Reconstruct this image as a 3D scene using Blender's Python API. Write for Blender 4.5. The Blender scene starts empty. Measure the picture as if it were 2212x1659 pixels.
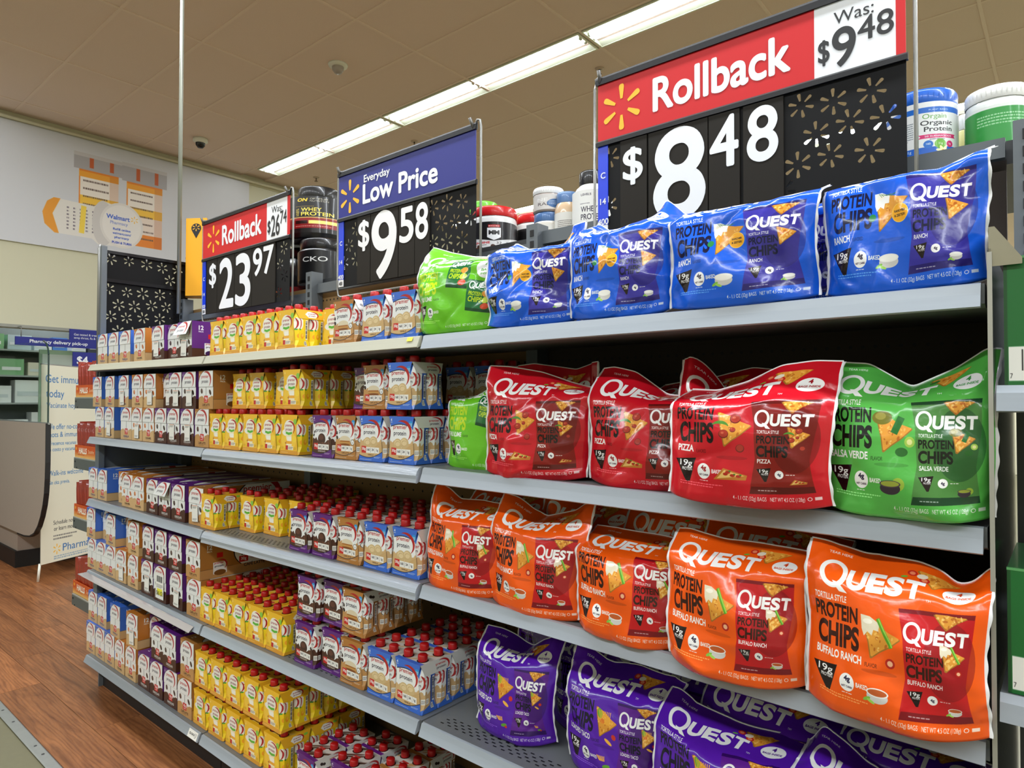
import bpy, bmesh, math, random
import numpy as np
from mathutils import Vector, Matrix, Euler, noise

random.seed(7)
rng = np.random.default_rng(7)
scene = bpy.context.scene
COL = scene.collection
PI = math.pi

# ------------------------------------------------------------------ camera
EYE = 1.437
FOCAL, CYPX, YAW, PITCH, ROLL = 1439.73, 837.6, -0.6985, 0.0194, 0.0025
_f = Vector((math.sin(YAW) * math.cos(PITCH), math.cos(YAW) * math.cos(PITCH), math.sin(PITCH)))
_r = Vector((math.cos(YAW), -math.sin(YAW), 0))
_u = _r.cross(_f)
_x = _r * math.cos(ROLL) + _u * math.sin(ROLL)
_y = _u * math.cos(ROLL) - _r * math.sin(ROLL)
cam = bpy.data.cameras.new('camera')
cam.sensor_width = 36
cam.lens = FOCAL / 2212 * 36
cam.shift_y = (CYPX - 829.5) / 2212
cam.clip_start = 0.05
cam_ob = bpy.data.objects.new('camera', cam)
COL.objects.link(cam_ob)
cam_ob.matrix_world = Matrix(((_x.x, _y.x, -_f.x, 0), (_x.y, _y.y, -_f.y, 0), (_x.z, _y.z, -_f.z, EYE), (0, 0, 0, 1)))
scene.camera = cam_ob

# ------------------------------------------------------------------ world, exposure, lights outside the frame
world = bpy.data.worlds.new('world')
scene.world = world
world.use_nodes = True
world.node_tree.nodes['Background'].inputs[0].default_value = (0.9, 0.95, 1.0, 1)
world.node_tree.nodes['Background'].inputs[1].default_value = 0.03
vs = scene.view_settings
vs.view_transform = 'Standard'
vs.look = 'None'
vs.gamma = 1
vs.use_curve_mapping = False
vs.exposure = -0.12
scene.cycles.max_bounces = 6
scene.cycles.diffuse_bounces = 3
scene.cycles.glossy_bounces = 3
scene.cycles.transmission_bounces = 4
scene.cycles.transparent_max_bounces = 6
scene.cycles.caustics_reflective = False
scene.cycles.caustics_refractive = False
scene.cycles.sample_clamp_indirect = 4
scene.cycles.use_adaptive_sampling = True
scene.cycles.adaptive_threshold = 0.02

CEIL = 4.353
TUBE = 24.0           # strength of the fluorescent tubes in view
ROWLIGHT = 34.0       # the same rows of lamps outside the frame, watts per metre


def row_light(x0, x1, y, z=CEIL - 0.02, per_m=ROWLIGHT):
    l = bpy.data.lights.new('ceiling_lamp_row', 'AREA')
    l.shape = 'RECTANGLE'
    l.size = x1 - x0
    l.size_y = 0.26
    l.energy = per_m * (x1 - x0)
    l.color = (0.93, 0.985, 1.04)
    o = bpy.data.objects.new('ceiling_lamp_row', l)
    COL.objects.link(o)
    o.location = ((x0 + x1) / 2, y, z)
    return o


row_light(-7.8, 8.6, -5.7, per_m=7)
row_light(-7.8, 8.6, -2.3, per_m=32)
row_light(-5.6, 8.6, 1.1, per_m=34)
row_light(0.2, 8.6, 4.5)
row_light(1.6, 8.6, 7.87)
row_light(-7.8, 8.6, 11.3)
row_light(-7.8, 8.6, 14.7)
row_light(-11.6, -8.6, 2.6, 2.95, 22)


# ------------------------------------------------------------------ materials
def lin(c):
    c = np.asarray(c, float) / 255.0
    return tuple(np.where(c <= 0.04045, c / 12.92, ((c + 0.055) / 1.055) ** 2.4))


MATS = {}


def mat(name, rgb, rough=0.5, metal=0.0, coat=0.0, spec=0.5, bump=None, noise_amt=0.0, noise_scale=30, emit=0.0, stretch=None):
    if name in MATS:
        return MATS[name]
    m = bpy.data.materials.new(name)
    m.use_nodes = True
    nt = m.node_tree
    b = nt.nodes['Principled BSDF']
    c = lin(rgb)
    b.inputs['Base Color'].default_value = (*c, 1)
    b.inputs['Roughness'].default_value = rough
    b.inputs['Metallic'].default_value = metal
    b.inputs['Coat Weight'].default_value = coat
    b.inputs['Specular IOR Level'].default_value = spec
    if emit:
        b.inputs['Emission Color'].default_value = (*c, 1)
        b.inputs['Emission Strength'].default_value = emit
    if noise_amt or bump:
        tc = nt.nodes.new('ShaderNodeTexCoord')
        mp = nt.nodes.new('ShaderNodeMapping')
        if stretch:
            mp.inputs['Scale'].default_value = stretch
        n = nt.nodes.new('ShaderNodeTexNoise')
        n.inputs['Scale'].default_value = noise_scale
        n.inputs['Detail'].default_value = 4
        nt.links.new(tc.outputs['Object'], mp.inputs[0])
        nt.links.new(mp.outputs[0], n.inputs['Vector'])
        if noise_amt:
            mx = nt.nodes.new('ShaderNodeMix')
            mx.data_type = 'RGBA'
            mx.inputs[6].default_value = (*[v * (1 - noise_amt) for v in c], 1)
            mx.inputs[7].default_value = (*[min(1, v * (1 + noise_amt)) for v in c], 1)
            nt.links.new(n.outputs['Fac'], mx.inputs[0])
            nt.links.new(mx.outputs[2], b.inputs['Base Color'])
        if bump:
            bp_ = nt.nodes.new('ShaderNodeBump')
            bp_.inputs['Strength'].default_value = bump
            bp_.inputs['Distance'].default_value = 0.004
            nt.links.new(n.outputs['Fac'], bp_.inputs['Height'])
            nt.links.new(bp_.outputs[0], b.inputs['Normal'])
    MATS[name] = m
    return m


def art_mat(name, art, rough=0.45, coat=0.0, bump=0.0, bump_scale=25, spec=0.5):
    """a printed surface: the picture is drawn by this script"""
    if name in MATS:
        return MATS[name]
    img = art.image(name)
    m = bpy.data.materials.new(name)
    m.use_nodes = True
    nt = m.node_tree
    b = nt.nodes['Principled BSDF']
    t = nt.nodes.new('ShaderNodeTexImage')
    t.image = img
    nt.links.new(t.outputs['Color'], b.inputs['Base Color'])
    b.inputs['Roughness'].default_value = rough
    b.inputs['Coat Weight'].default_value = coat
    b.inputs['Coat Roughness'].default_value = 0.08
    b.inputs['Specular IOR Level'].default_value = spec
    if bump:
        n = nt.nodes.new('ShaderNodeTexNoise')
        n.inputs['Scale'].default_value = bump_scale
        n.inputs['Detail'].default_value = 3
        tc = nt.nodes.new('ShaderNodeTexCoord')
        nt.links.new(tc.outputs['Object'], n.inputs['Vector'])
        k = nt.nodes.new('ShaderNodeBump')
        k.inputs['Strength'].default_value = bump
        k.inputs['Distance'].default_value = 0.006
        nt.links.new(n.outputs['Fac'], k.inputs['Height'])
        nt.links.new(k.outputs[0], b.inputs['Normal'])
    MATS[name] = m
    return m


# ------------------------------------------------------------------ lettering: glyph outlines of Blender's own font
_GL = {}
_tc = bpy.data.curves.new('lettering', 'FONT')
_tob = bpy.data.objects.new('lettering', _tc)
COL.objects.link(_tob)
_tc.resolution_u = 8


def glyphs(s, bold=0.0):
    """(triangle points N x 3 x 2, width) with the capital height scaled to 1"""
    key = (s, bold)
    if key not in _GL:
        out = []
        for body in ('H', s):
            _tc.body = body
            _tc.size = 1
            _tc.offset = bold
            _tc.update_tag()
            dg = bpy.context.evaluated_depsgraph_get()
            dg.update()
            me = _tob.evaluated_get(dg).to_mesh()
            me.calc_loop_triangles()
            v = np.empty(len(me.vertices) * 3, np.float32)
            me.vertices.foreach_get('co', v)
            v = v.reshape(-1, 3)[:, :2]
            t = np.empty(len(me.loop_triangles) * 3, np.int32)
            me.loop_triangles.foreach_get('vertices', t)
            out.append((v.copy(), t.reshape(-1, 3).copy()))
        h = out[0][0][:, 1]
        v, t = out[1]
        k = 1 / max(1e-6, h.max() - h.min())
        if len(v) == 0:
            _GL[key] = (np.zeros((0, 3, 2)), 1.0)
        else:
            v = (v - np.array([v[:, 0].min(), h.min()])) * k
            _GL[key] = (v[t], float(v[:, 0].max()))
    return _GL[key]


class Art:
    """a small drawing board; the picture is w x h units with px pixels per unit"""

    def __init__(s, w, h, px, bg):
        s.w, s.h, s.px, s.k = w, h, px, px * 2
        s.a = np.empty((int(round(h * px)) * 2, int(round(w * px)) * 2, 3), np.float32)
        s.a[:] = np.asarray(bg, np.float32) / 255
        s.ox = s.oy = 0.0
        s.clip = None

    def at(s, x, y, clip=None):
        s.ox, s.oy = x, y
        s.clip = (x, y, x + clip[0], y + clip[1]) if clip else None
        return s

    def edges(s, e, col, alpha=1.0):
        """fill by winding number; e: N x 4 edges (x0,y0,x1,y1) in units"""
        H, W = s.a.shape[:2]
        e = (np.asarray(e, float) + np.array([s.ox, s.oy, s.ox, s.oy])) * s.k
        e = e[np.abs(e[:, 1] - e[:, 3]) > 1e-9]
        if not len(e):
            return s
        sg = np.where(e[:, 3] > e[:, 1], 1, -1)
        lo = np.where(sg[:, None] > 0, e, e[:, [2, 3, 0, 1]])
        cx0, cy0, cx1, cy1 = (0, 0, W, H)
        if s.clip:
            q = [int(round(v * s.k)) for v in s.clip]
            cx0, cy0, cx1, cy1 = max(0, q[0]), max(0, q[1]), min(W, q[2]), min(H, q[3])
        y0 = max(cy0, int(math.floor(lo[:, 1].min())))
        y1 = min(cy1, int(math.ceil(lo[:, 3].max())) + 1)
        x0 = max(cx0, int(math.floor(min(lo[:, 0].min(), lo[:, 2].min()))))
        x1 = min(cx1, int(math.ceil(max(lo[:, 0].max(), lo[:, 2].max()))) + 1)
        if y1 <= y0 or x1 <= x0:
            return s
        ra = np.clip(np.ceil(lo[:, 1] - 0.5), y0, y1).astype(int)
        rb = np.clip(np.ceil(lo[:, 3] - 0.5), y0, y1).astype(int)
        n = rb - ra
        i = np.repeat(np.arange(len(lo)), n)
        if not len(i):
            return s
        row = np.arange(n.sum()) - np.repeat(np.cumsum(n) - n, n) + ra[i]
        L = lo[i]
        xx = L[:, 0] + (row + 0.5 - L[:, 1]) / (L[:, 3] - L[:, 1]) * (L[:, 2] - L[:, 0])
        c = np.clip(np.ceil(xx - 0.5), x0, x1).astype(int) - x0
        d = np.zeros((y1 - y0, x1 - x0 + 1), np.int32)
        np.add.at(d, (row - y0, c), sg[i])
        m = np.cumsum(d, axis=1)[:, :-1] != 0
        sub = s.a[y0:y1, x0:x1]
        col = np.asarray(col, np.float32) / 255
        if alpha >= 1:
            sub[m] = col
        else:
            sub[m] = sub[m] * (1 - alpha) + col * alpha
        return s

    def poly(s, pts, col, alpha=1.0):
        p = np.asarray(pts, float)
        return s.edges(np.hstack([p, np.roll(p, -1, 0)]), col, alpha)

    def rect(s, x0, y0, x1, y1, col, alpha=1.0):
        return s.poly([(x0, y0), (x1, y0), (x1, y1), (x0, y1)], col, alpha)

    def ell(s, x, y, rx, ry, col, alpha=1.0, rot=0.0, n=36):
        t = np.linspace(0, 2 * PI, n, endpoint=False)
        px, py = rx * np.cos(t), ry * np.sin(t)
        c, q = math.cos(rot), math.sin(rot)
        return s.poly(np.stack([x + px * c - py * q, y + px * q + py * c], 1), col, alpha)

    def arc(s, x, y, rx, ry, a0, a1, w0, w1, col, alpha=1.0, n=24):
        """crescent stroke, widest in the middle"""
        t = np.radians(np.linspace(a0, a1, n))
        f = np.sin(np.linspace(0, PI, n))
        w = w0 + (w1 - w0) * f
        o = np.stack([x + (rx + w / 2) * np.cos(t), y + (ry + w / 2) * np.sin(t)], 1)
        i = np.stack([x + (rx - w / 2) * np.cos(t), y + (ry - w / 2) * np.sin(t)], 1)
        return s.poly(np.vstack([o, i[::-1]]), col, alpha)

    def line(s, x0, y0, x1, y1, w, col, alpha=1.0):
        dx, dy = x1 - x0, y1 - y0
        l = math.hypot(dx, dy) or 1
        nx, ny = -dy / l * w / 2, dx / l * w / 2
        return s.poly([(x0 + nx, y0 + ny), (x1 + nx, y1 + ny), (x1 - nx, y1 - ny), (x0 - nx, y0 - ny)], col, alpha)

    def text(s, t, x, y, h, col, w=None, bold=0.0, al='l', shear=0.0, rot=0.0, alpha=1.0):
        g, gw = glyphs(t, bold)
        if not len(g):
            return s
        kx = (w / gw) if w else h
        p = g.copy()
        p[..., 0] = p[..., 0] * kx + shear * g[..., 1] * h
        p[..., 1] *= h
        wid = gw * kx
        p[..., 0] -= {'l': 0, 'c': wid / 2, 'r': wid}[al]
        if rot:
            c, q = math.cos(rot), math.sin(rot)
            p = np.stack([p[..., 0] * c - p[..., 1] * q, p[..., 0] * q + p[..., 1] * c], -1)
        p = p + np.array([x, y])
        a = (p[:, 1, 0] - p[:, 0, 0]) * (p[:, 2, 1] - p[:, 0, 1]) - (p[:, 1, 1] - p[:, 0, 1]) * (p[:, 2, 0] - p[:, 0, 0])
        p[a < 0] = p[a < 0][:, ::-1]
        e = np.concatenate([np.concatenate([p[:, i], p[:, (i + 1) % 3]], 1) for i in range(3)])
        return s.edges(e, col, alpha)

    def small(s, x, y, w, h, col, rows=2, alpha=0.8):
        """print too small to read: rows of dashes"""
        rh = h / rows
        for r in range(rows):
            xx = x
            while xx < x + w * (1 if r < rows - 1 else 0.8):
                l = random.uniform(0.02, 0.06) * max(0.35, w)
                s.rect(xx, y + h - (r + 0.7) * rh, min(xx + l, x + w), y + h - (r + 0.25) * rh, col, alpha)
                xx += l + 0.012 * max(0.35, w)
        return s

    def bars(s, x, y, w, h, n=26, bg=(240, 240, 236), vert=False):
        s.rect(x, y, x + w, y + h, bg)
        L = h if vert else w
        p = 0.06 * L
        while p < L * 0.93:
            b = random.choice((1, 1, 2, 3)) * L / (n * 3)
            if vert:
                s.rect(x + .08 * w, y + p, x + .92 * w, y + p + b, (20, 20, 20))
            else:
                s.rect(x + p, y + .1 * h, x + p + b, y + .92 * h, (20, 20, 20))
            p += b + random.choice((1, 1, 2)) * L / (n * 3)
        return s

    def image(s, name):
        H, W = s.a.shape[:2]
        a = s.a.reshape(H // 2, 2, W // 2, 2, 3).mean((1, 3))
        o = np.ones((H // 2, W // 2, 4), np.float32)
        o[..., :3] = np.clip(a, 0, 1)
        im = bpy.data.images.new(name, W // 2, H // 2)
        im.pixels.foreach_set(o.ravel())
        im.update()
        s.a = None
        return im

# ------------------------------------------------------------------ printed artwork: shake cases and shake packs
WHITE = (236, 237, 236)
INK = (34, 28, 48)
RED = (176, 26, 28)
FLAV = {
    'vanilla': dict(c=(58, 108, 206), d=(34, 66, 150), food=(208, 172, 122), txt='VANILLA', bits=None),
    'caramel': dict(c=(196, 118, 38), d=(150, 84, 24), food=(214, 176, 124), txt='CARAMEL', bits=(190, 100, 40)),
    'chocolate': dict(c=(92, 26, 120), d=(58, 14, 80), food=(72, 36, 22), txt='CHOCOLATE', bits=(50, 28, 20)),
    'latte': dict(c=(176, 118, 54), d=(120, 76, 30), food=(196, 146, 88), txt='CAFÉ LATTE', bits=(60, 30, 20)),
    'lemon': dict(c=(240, 182, 30), d=(236, 196, 26), food=(250, 206, 60), txt='CAKE', bits=None),
}


def logo(a, x, y, h, col1=RED, col2=INK, arc=True):
    """two line logo with the crescent; (x, y) is the lower left of the second line"""
    a.text('premier', x, y + h * 1.35, h * 0.9, col1, w=h * 4.3, bold=0.012)
    a.text('protein', x + h * 0.15, y, h * 0.9, col2, w=h * 3.9, bold=0.012)
    if arc:
        a.arc(x + h * 2.6, y + h * 0.75, h * 2.9, h * 2.3, 112, -48, 0.04 * h, 0.75 * h, RED)
    return a


def corner(a, w, h, cx, cy, col):
    """coloured corner above a curve from (0, cy) to (cx, h), with a dark rim"""
    t = np.linspace(0, 1, 16)
    bx = (1 - t) ** 2 * 0 + 2 * t * (1 - t) * cx * 0.18 + t ** 2 * cx
    by = (1 - t) ** 2 * cy + 2 * t * (1 - t) * (h - (h - cy) * 0.22) + t ** 2 * h
    a.poly(np.vstack([np.stack([bx, by], 1), [[0, h]]]), (20, 20, 30))
    k = 0.93
    a.poly(np.vstack([np.stack([bx * k, h - (h - by) * k], 1), [[0, h]]]), col)


def wavy(a, w, y, amp, col, seed=1):
    r = random.Random(seed)
    n = 14
    p = [(w * i / n, y + amp * (r.random() - 0.5) + amp * 0.8 * math.sin(i * 0.6)) for i in range(n + 1)]
    a.poly(p + [(w, -.02), (0, -.02)], col)


CASE_W, CASE_D, CASE_H = 0.1215, 0.375, 0.148
HF = CASE_H / CASE_W          # front height in front widths
WS = CASE_D / CASE_W          # side length


def case_art(fl):
    F = FLAV[fl]
    a = Art(4.2, 2.45, 170, F['c'])
    # front
    a.at(0, 0, (1, HF))
    a.rect(0, 0, 1, HF, WHITE)
    wavy(a, 1, 0.36, 0.06, F['food'], 3)
    corner(a, 1, HF, 0.42, 0.82, F['c'])
    a.text('12', 0.05, HF - 0.14, 0.06, WHITE, bold=.02)
    logo(a, 0.2, 0.83, 0.115)
    a.line(0.5, 0.36, 0.5, 0.7, 0.022, (28, 28, 34))
    a.line(0.03, 0.7, 0.97, 0.7, 0.008, (90, 90, 92))
    a.line(0.0, 0.36, 1, 0.36, 0.006, (120, 118, 112), .7)
    if F['bits']:
        a.ell(0.2, 0.57, 0.07, 0.085, F['bits'], rot=.4)
        a.ell(0.22, 0.59, 0.03, 0.05, tuple(min(255, v + 60) for v in F['bits']), rot=.4)
        a.ell(0.78, 0.53, 0.06, 0.1, F['bits'], rot=.7)
    a.rect(0.37, 0.2, 0.63, 0.42, (200, 38, 34))
    a.text('30g', 0.5, 0.3, 0.085, WHITE, al='c', bold=.03)
    a.small(0.41, 0.22, 0.19, 0.05, WHITE, 1, .9)
    lc = WHITE if fl == 'chocolate' else ((30, 34, 110) if fl == 'vanilla' else (60, 30, 14))
    a.text(F['txt'], 0.5, 0.09, 0.075, lc, w=.5, al='c', bold=.03)
    a.small(0.3, 0.045, 0.4, 0.025, lc, 1, .6)
    a.line(0.992, 0, 0.992, HF, 0.016, (20, 20, 24))
    # long side
    a.at(1.05, 0, (WS, HF))
    a.rect(0, 0, WS, HF, F['c'])
    a.ell(2.25, 0.75, 1.15, 0.72, (24, 22, 22))
    a.ell(2.27, 0.74, 1.13, 0.7, WHITE)
    a.rect(0, 0, WS, 0.3, F['food'])
    a.rect(0, 0.3, 1.1, 0.315, tuple(int(v * .6) for v in F['food']))
    a.text('12', 0.3, 0.93, 0.15, WHITE, bold=.03, al='c')
    a.text('PACK', 0.3, 0.85, 0.05, WHITE, bold=.03, al='c')
    a.rect(0.42, 0.12, 0.88, 0.5, WHITE)
    a.poly([(.42, .5), (.88, .5), (.8, .66), (.5, .66)], F['c'])
    a.rect(0.54, 0.64, 0.74, 0.8, (206, 24, 26))
    logo(a, 0.46, 0.34, 0.075)
    a.ell(0.65, 0.16, 0.2, 0.09, F['d'])
    logo(a, 1.35, 0.66, 0.24)
    a.rect(1.3, 0.36, 1.62, 0.56, (196, 36, 34))
    a.text('30g', 1.46, 0.42, 0.1, WHITE, al='c', bold=.03)
    for i, q in enumerate(('160', '24', '1g')):
        a.text(q, 1.8 + i * .28, 0.44, 0.09, INK, al='c', bold=.02)
        a.line(1.95 + i * .28, .38, 1.95 + i * .28, .56, .008, INK)
    a.text(F['txt'], 1.85, 0.2, 0.1, INK if fl != 'chocolate' else WHITE, al='c', bold=.02)
    # top
    a.at(1.05, 1.3, (WS, 1))
    a.rect(0, 0, WS, 1, F['c'])
    a.ell(1.5, -0.1, 1.25, 0.72, (22, 20, 20))
    a.ell(1.5, -0.12, 1.24, 0.7, (220, 218, 210))
    a.text('12', .3, .62, .14, WHITE, al='c', bold=.03)
    a.rect(1.2, .25, 1.75, .5, (200, 190, 170))
    a.ell(1.45, .38, .14, .07, F['d'])
    if F['bits']:
        a.ell(.9, .2, .2, .07, F['bits'])
        a.ell(2.1, .25, .25, .06, F['bits'])
    return a


PW, PH, PD = 0.104, 0.131, 0.116     # sleeve width, height, depth
PF = PH / PW


def pack_art(fl):
    F = FLAV[fl]
    a = Art(2.3, 2.6, 220, F['c'])
    lem = fl == 'lemon'
    # front panel
    a.at(0, 0, (1, PF))
    if lem:
        a.rect(0, 0, 1, PF, (243, 190, 40))
        a.rect(0, 0, 1, .13, (226, 158, 50))
        a.ell(.5, .45, .42, .3, (250, 206, 70), .8)
        a.ell(.5, .86, .27, .24, (243, 240, 228))
        a.ell(.42, .7, .3, .12, (243, 240, 228))
        a.ell(.6, .98, .2, .1, (243, 240, 228))
        a.ell(.5, .56, .16, .14, (246, 232, 190))
        logo(a, .3, .76, .095, (150, 22, 40), (120, 30, 60))
        a.poly([(.32, .66), (.5, .62), (.7, .66), (.69, .73), (.5, .7), (.33, .73)], (92, 182, 52))
        a.ell(.86, 1.05, .1, .09, (140, 200, 70))
        a.rect(.4, .43, .66, .57, (250, 246, 232))
        a.rect(.34, .33, .68, .43, (244, 176, 52))
        a.poly([(.28, .36), (.36, .42), (.36, .31)], (190, 110, 40))
        a.rect(.36, .28, .68, .34, (250, 240, 210))
        a.ell(.82, .5, .12, .1, (252, 214, 60))
        a.small(.05, .16, .14, .08, (150, 120, 20), 3, .6)
        a.small(.78, .16, .14, .08, (150, 120, 20), 3, .6)
        a.rect(.32, .15, .46, .29, (196, 30, 34))
        a.rect(.46, .15, .76, .27, (240, 232, 210))
        a.small(.48, .17, .26, .08, (60, 50, 40), 2, .9)
        a.small(.05, .04, .5, .05, (250, 214, 130), 1, .7)
        a.text('4', .1, PF - .15, .08, (250, 226, 150), bold=.02)
    else:
        a.rect(0, 0, 1, PF, WHITE)
        wavy(a, 1, .52 if fl != 'chocolate' else .5, .1, F['food'], 8)
        if fl == 'vanilla':
            for q in ((.36, .52), (.62, .55)):
                a.ell(q[0], q[1], .17, .15, (206, 178, 128))
                a.ell(q[0] - .02, q[1] + .03, .12, .09, (226, 202, 156))
                a.arc(q[0], q[1], .1, .07, 20, 300, .004, .016, (190, 158, 108))
            for k in range(4):
                a.ell(.75 + .05 * k, .42 - .04 * k, .3, .03, (196, 160, 106), .6, rot=.5)
        elif fl == 'chocolate':
            a.ell(.5, .55, .19, .17, (62, 32, 24))
            a.ell(.47, .6, .12, .08, (96, 56, 42))
            for k in range(6):
                a.ell(.15 + .14 * k, .38 + .05 * (k % 2), .1, .03, (110, 66, 44), .8, rot=k)
            for q in ((.1, .66), (.14, .76), (.88, .6)):
                a.ell(q[0], q[1], .05, .03, (40, 22, 18), rot=1)
        else:
            a.ell(.48, .56, .26, .12, (222, 208, 178))
            a.rect(.24, .38, .72, .54, (172, 108, 46))
            a.ell(.48, .39, .24, .07, (128, 72, 26))
            a.rect(.24, .46, .72, .5, (206, 160, 92), .8)
            for q in ((.1, .62), (.08, .76)):
                a.ell(q[0], q[1], .045, .06, (50, 28, 20), rot=.6)
            a.ell(.84, .5, .09, .085, (60, 50, 40))
            a.ell(.84, .5, .075, .07, WHITE)
            a.text('c', .84, .47, .05, INK, al='c', bold=.03)
        # top and bottom bands with curved edges
        t = np.linspace(0, 1, 20)
        up = np.stack([t, .98 + .1 * np.sin(t * PI) - .03 * t], 1)
        a.poly(np.vstack([up - [0, .022], [[1, PF], [0, PF]]]), (20, 24, 50))
        a.poly(np.vstack([up, [[1, PF + .01], [0, PF + .01]]]), F['c'])
        dn = np.stack([t, .16 - .08 * np.sin(t * PI) + .12 * t ** 2], 1)
        a.poly(np.vstack([dn + [0, .018], [[1, -.01], [0, -.01]]]), (20, 24, 50))
        a.poly(np.vstack([dn, [[1, -.01], [0, -.01]]]), F['c'])
        a.text('4', .07, PF - .13, .075, WHITE, bold=.03)
        a.small(.06, PF - .17, .1, .03, WHITE, 1, .9)
        a.ell(.87, 1.05, .085, .095, (40, 150, 216))
        a.small(.81, 1.0, .12, .09, WHITE, 3, .9)
        logo(a, .18, .76, .125)
        a.rect(.1, .23, .3, .42, (200, 38, 34))
        a.text('30g', .2, .31, .075, WHITE, al='c', bold=.03, w=.16)
        a.rect(.3, .235, .86, .395, (238, 236, 230))
        for i, q in enumerate(('160', '24', '1g')):
            a.text(q, .4 + i * .19, .295, .065, INK, al='c', bold=.02)
            if i:
                a.line(.305 + i * .19, .25, .305 + i * .19, .38, .008, INK)
        a.text(F['txt'], .5, .165, .045, (60, 34, 20) if fl != 'chocolate' else WHITE, al='c', bold=.02)
        a.small(.64, .1, .28, .05, WHITE, 2, .8)
        a.small(.04, .03, .6, .035, WHITE, 1, .7)
    # carton face
    a.at(1.05, 0, (.55, PF))
    base = (250, 214, 24) if lem else F['c']
    a.rect(0, 0, .55, PF, base)
    if lem:
        a.ell(.1, .85, .16, .2, (244, 240, 226))
        a.arc(-.02, .85, .15, .2, 70, -70, .01, .06, RED)
        a.rect(.02, .62, .12, .67, (70, 160, 60))
        a.ell(.2, .42, .1, .09, (246, 166, 30))
        a.ell(.22, .45, .06, .05, (252, 200, 60))
        a.rect(0, 0, .55, .1, (240, 176, 40))
    else:
        a.rect(0, .1, .3, PF, WHITE)
        wavy(a.at(1.05, 0, (.3, PF)), .3, .55, .05, F['food'], 5)
        a.at(1.05, 0, (.55, PF))
        a.poly([(0, 0), (.55, 0), (.55, .2), (.3, .2), (0, .1)], F['c'])
        a.arc(.0, .85, .17, .2, 75, -75, .01, .09, RED)
        a.text('er', -.01, .86, .09, RED, bold=.01)
        a.text('n', .0, .74, .09, INK, bold=.01)
        a.rect(.05, .25, .2, .4, (240, 238, 230))
        a.small(.07, .27, .1, .1, INK, 3, .8)
        if fl == 'latte':
            a.ell(.17, .6, .085, .085, (60, 50, 40))
            a.ell(.17, .6, .068, .068, WHITE)
    a.rect(.3, .3, .385, 1.0, F['d'] if not lem else (250, 214, 24))
    a.line(.34, .4, .34, .95, .03, (30, 30, 40) if not lem else (200, 160, 20), .8)
    a.bars(.4, .3, .12, .68, 30, (226, 224, 216), vert=True)
    a.rect(.36, .1, .46, .26, (228, 226, 218))
    a.small(.37, .12, .08, .12, (30, 30, 30), 4, .9)
    # side flap
    a.at(0, 1.3, (1.1, .4))
    if lem:
        a.rect(0, 0, 1.1, .4, (236, 176, 34))
        a.poly([(.34, .2), (.45, .33), (.72, .33), (.8, .2), (.72, .06), (.45, .06)], (243, 240, 228))
        a.ell(.9, .26, .08, .05, (140, 200, 70))
        logo(a, .45, .12, .065, (150, 22, 40), (120, 30, 60))
    else:
        a.rect(0, 0, 1.1, .4, (214, 213, 208))
        logo(a, .5, .1, .085)
        if fl in ('latte', 'chocolate'):
            a.ell(.22, .2, .05, .06, (40, 24, 20), rot=.4)
            a.ell(.3, .17, .05, .05, (40, 24, 20))
    # top
    a.at(0, 1.75, (1, .85))
    a.rect(0, 0, 1, .85, (243, 190, 40) if lem else (214, 208, 196))
    for k in range(7):
        a.ell(random.random(), random.random() * .8, .3, .04, (236, 200, 110) if lem else F['food'], .8, rot=.5)
    a.rect(0, 0, 1, .1, F['c'])
    a.rect(.36, .36, .62, .5, (190, 50, 40))
    a.small(.38, .38, .2, .08, WHITE, 1, .9)
    # bottom / inside card
    a.at(1.7, 1.3, (.5, .4))
    a.rect(0, 0, .5, .4, (170, 150, 120))
    return a


UV_PACK = dict(front=(0, 0, 1, PF), carton=(1.05, 0, .55, PF), flap=(0, 1.3, 1.1, .4), top=(0, 1.75, 1, .85), card=(1.72, 1.32, .45, .35))
UV_CASE = dict(front=(0, 0, 1, HF), side=(1.05, 0, WS, HF), top=(1.05, 1.3, WS, 1))

# ------------------------------------------------------------------ printed artwork: crisp bags
BAGS = {
    'ranch': dict(c=(22, 92, 214), ink=(10, 16, 56), bag=(58, 52, 158), bag2=(38, 30, 110), flav='RANCH', tail='FLAVORED', num=(22, 80, 190)),
    'lime': dict(c=(104, 190, 36), ink=(190, 216, 30), bag=(26, 104, 52), bag2=(14, 66, 34), flav='CHILI LIME', tail='FLAVOR', num=(80, 160, 40)),
    'pizza': dict(c=(192, 18, 34), ink=(22, 8, 10), bag=(132, 24, 20), bag2=(88, 12, 12), flav='PIZZA', tail='FLAVORED', num=(150, 20, 30)),
    'salsa': dict(c=(82, 172, 72), ink=(12, 22, 14), bag=(74, 130, 62), bag2=(18, 62, 34), flav='SALSA VERDE', tail='FLAVOR', num=(50, 140, 60)),
    'buffalo': dict(c=(236, 88, 14), ink=(52, 14, 8), bag=(190, 22, 30), bag2=(120, 12, 24), flav='BUFFALO RANCH', tail='FLAVOR', num=(200, 60, 20)),
    'taco': dict(c=(84, 26, 166), ink=(14, 6, 40), bag=(92, 30, 140), bag2=(48, 10, 92), flav='LOADED TACO', tail='FLAVORED', num=(70, 20, 130)),
}
BW = (238, 238, 236)


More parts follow.
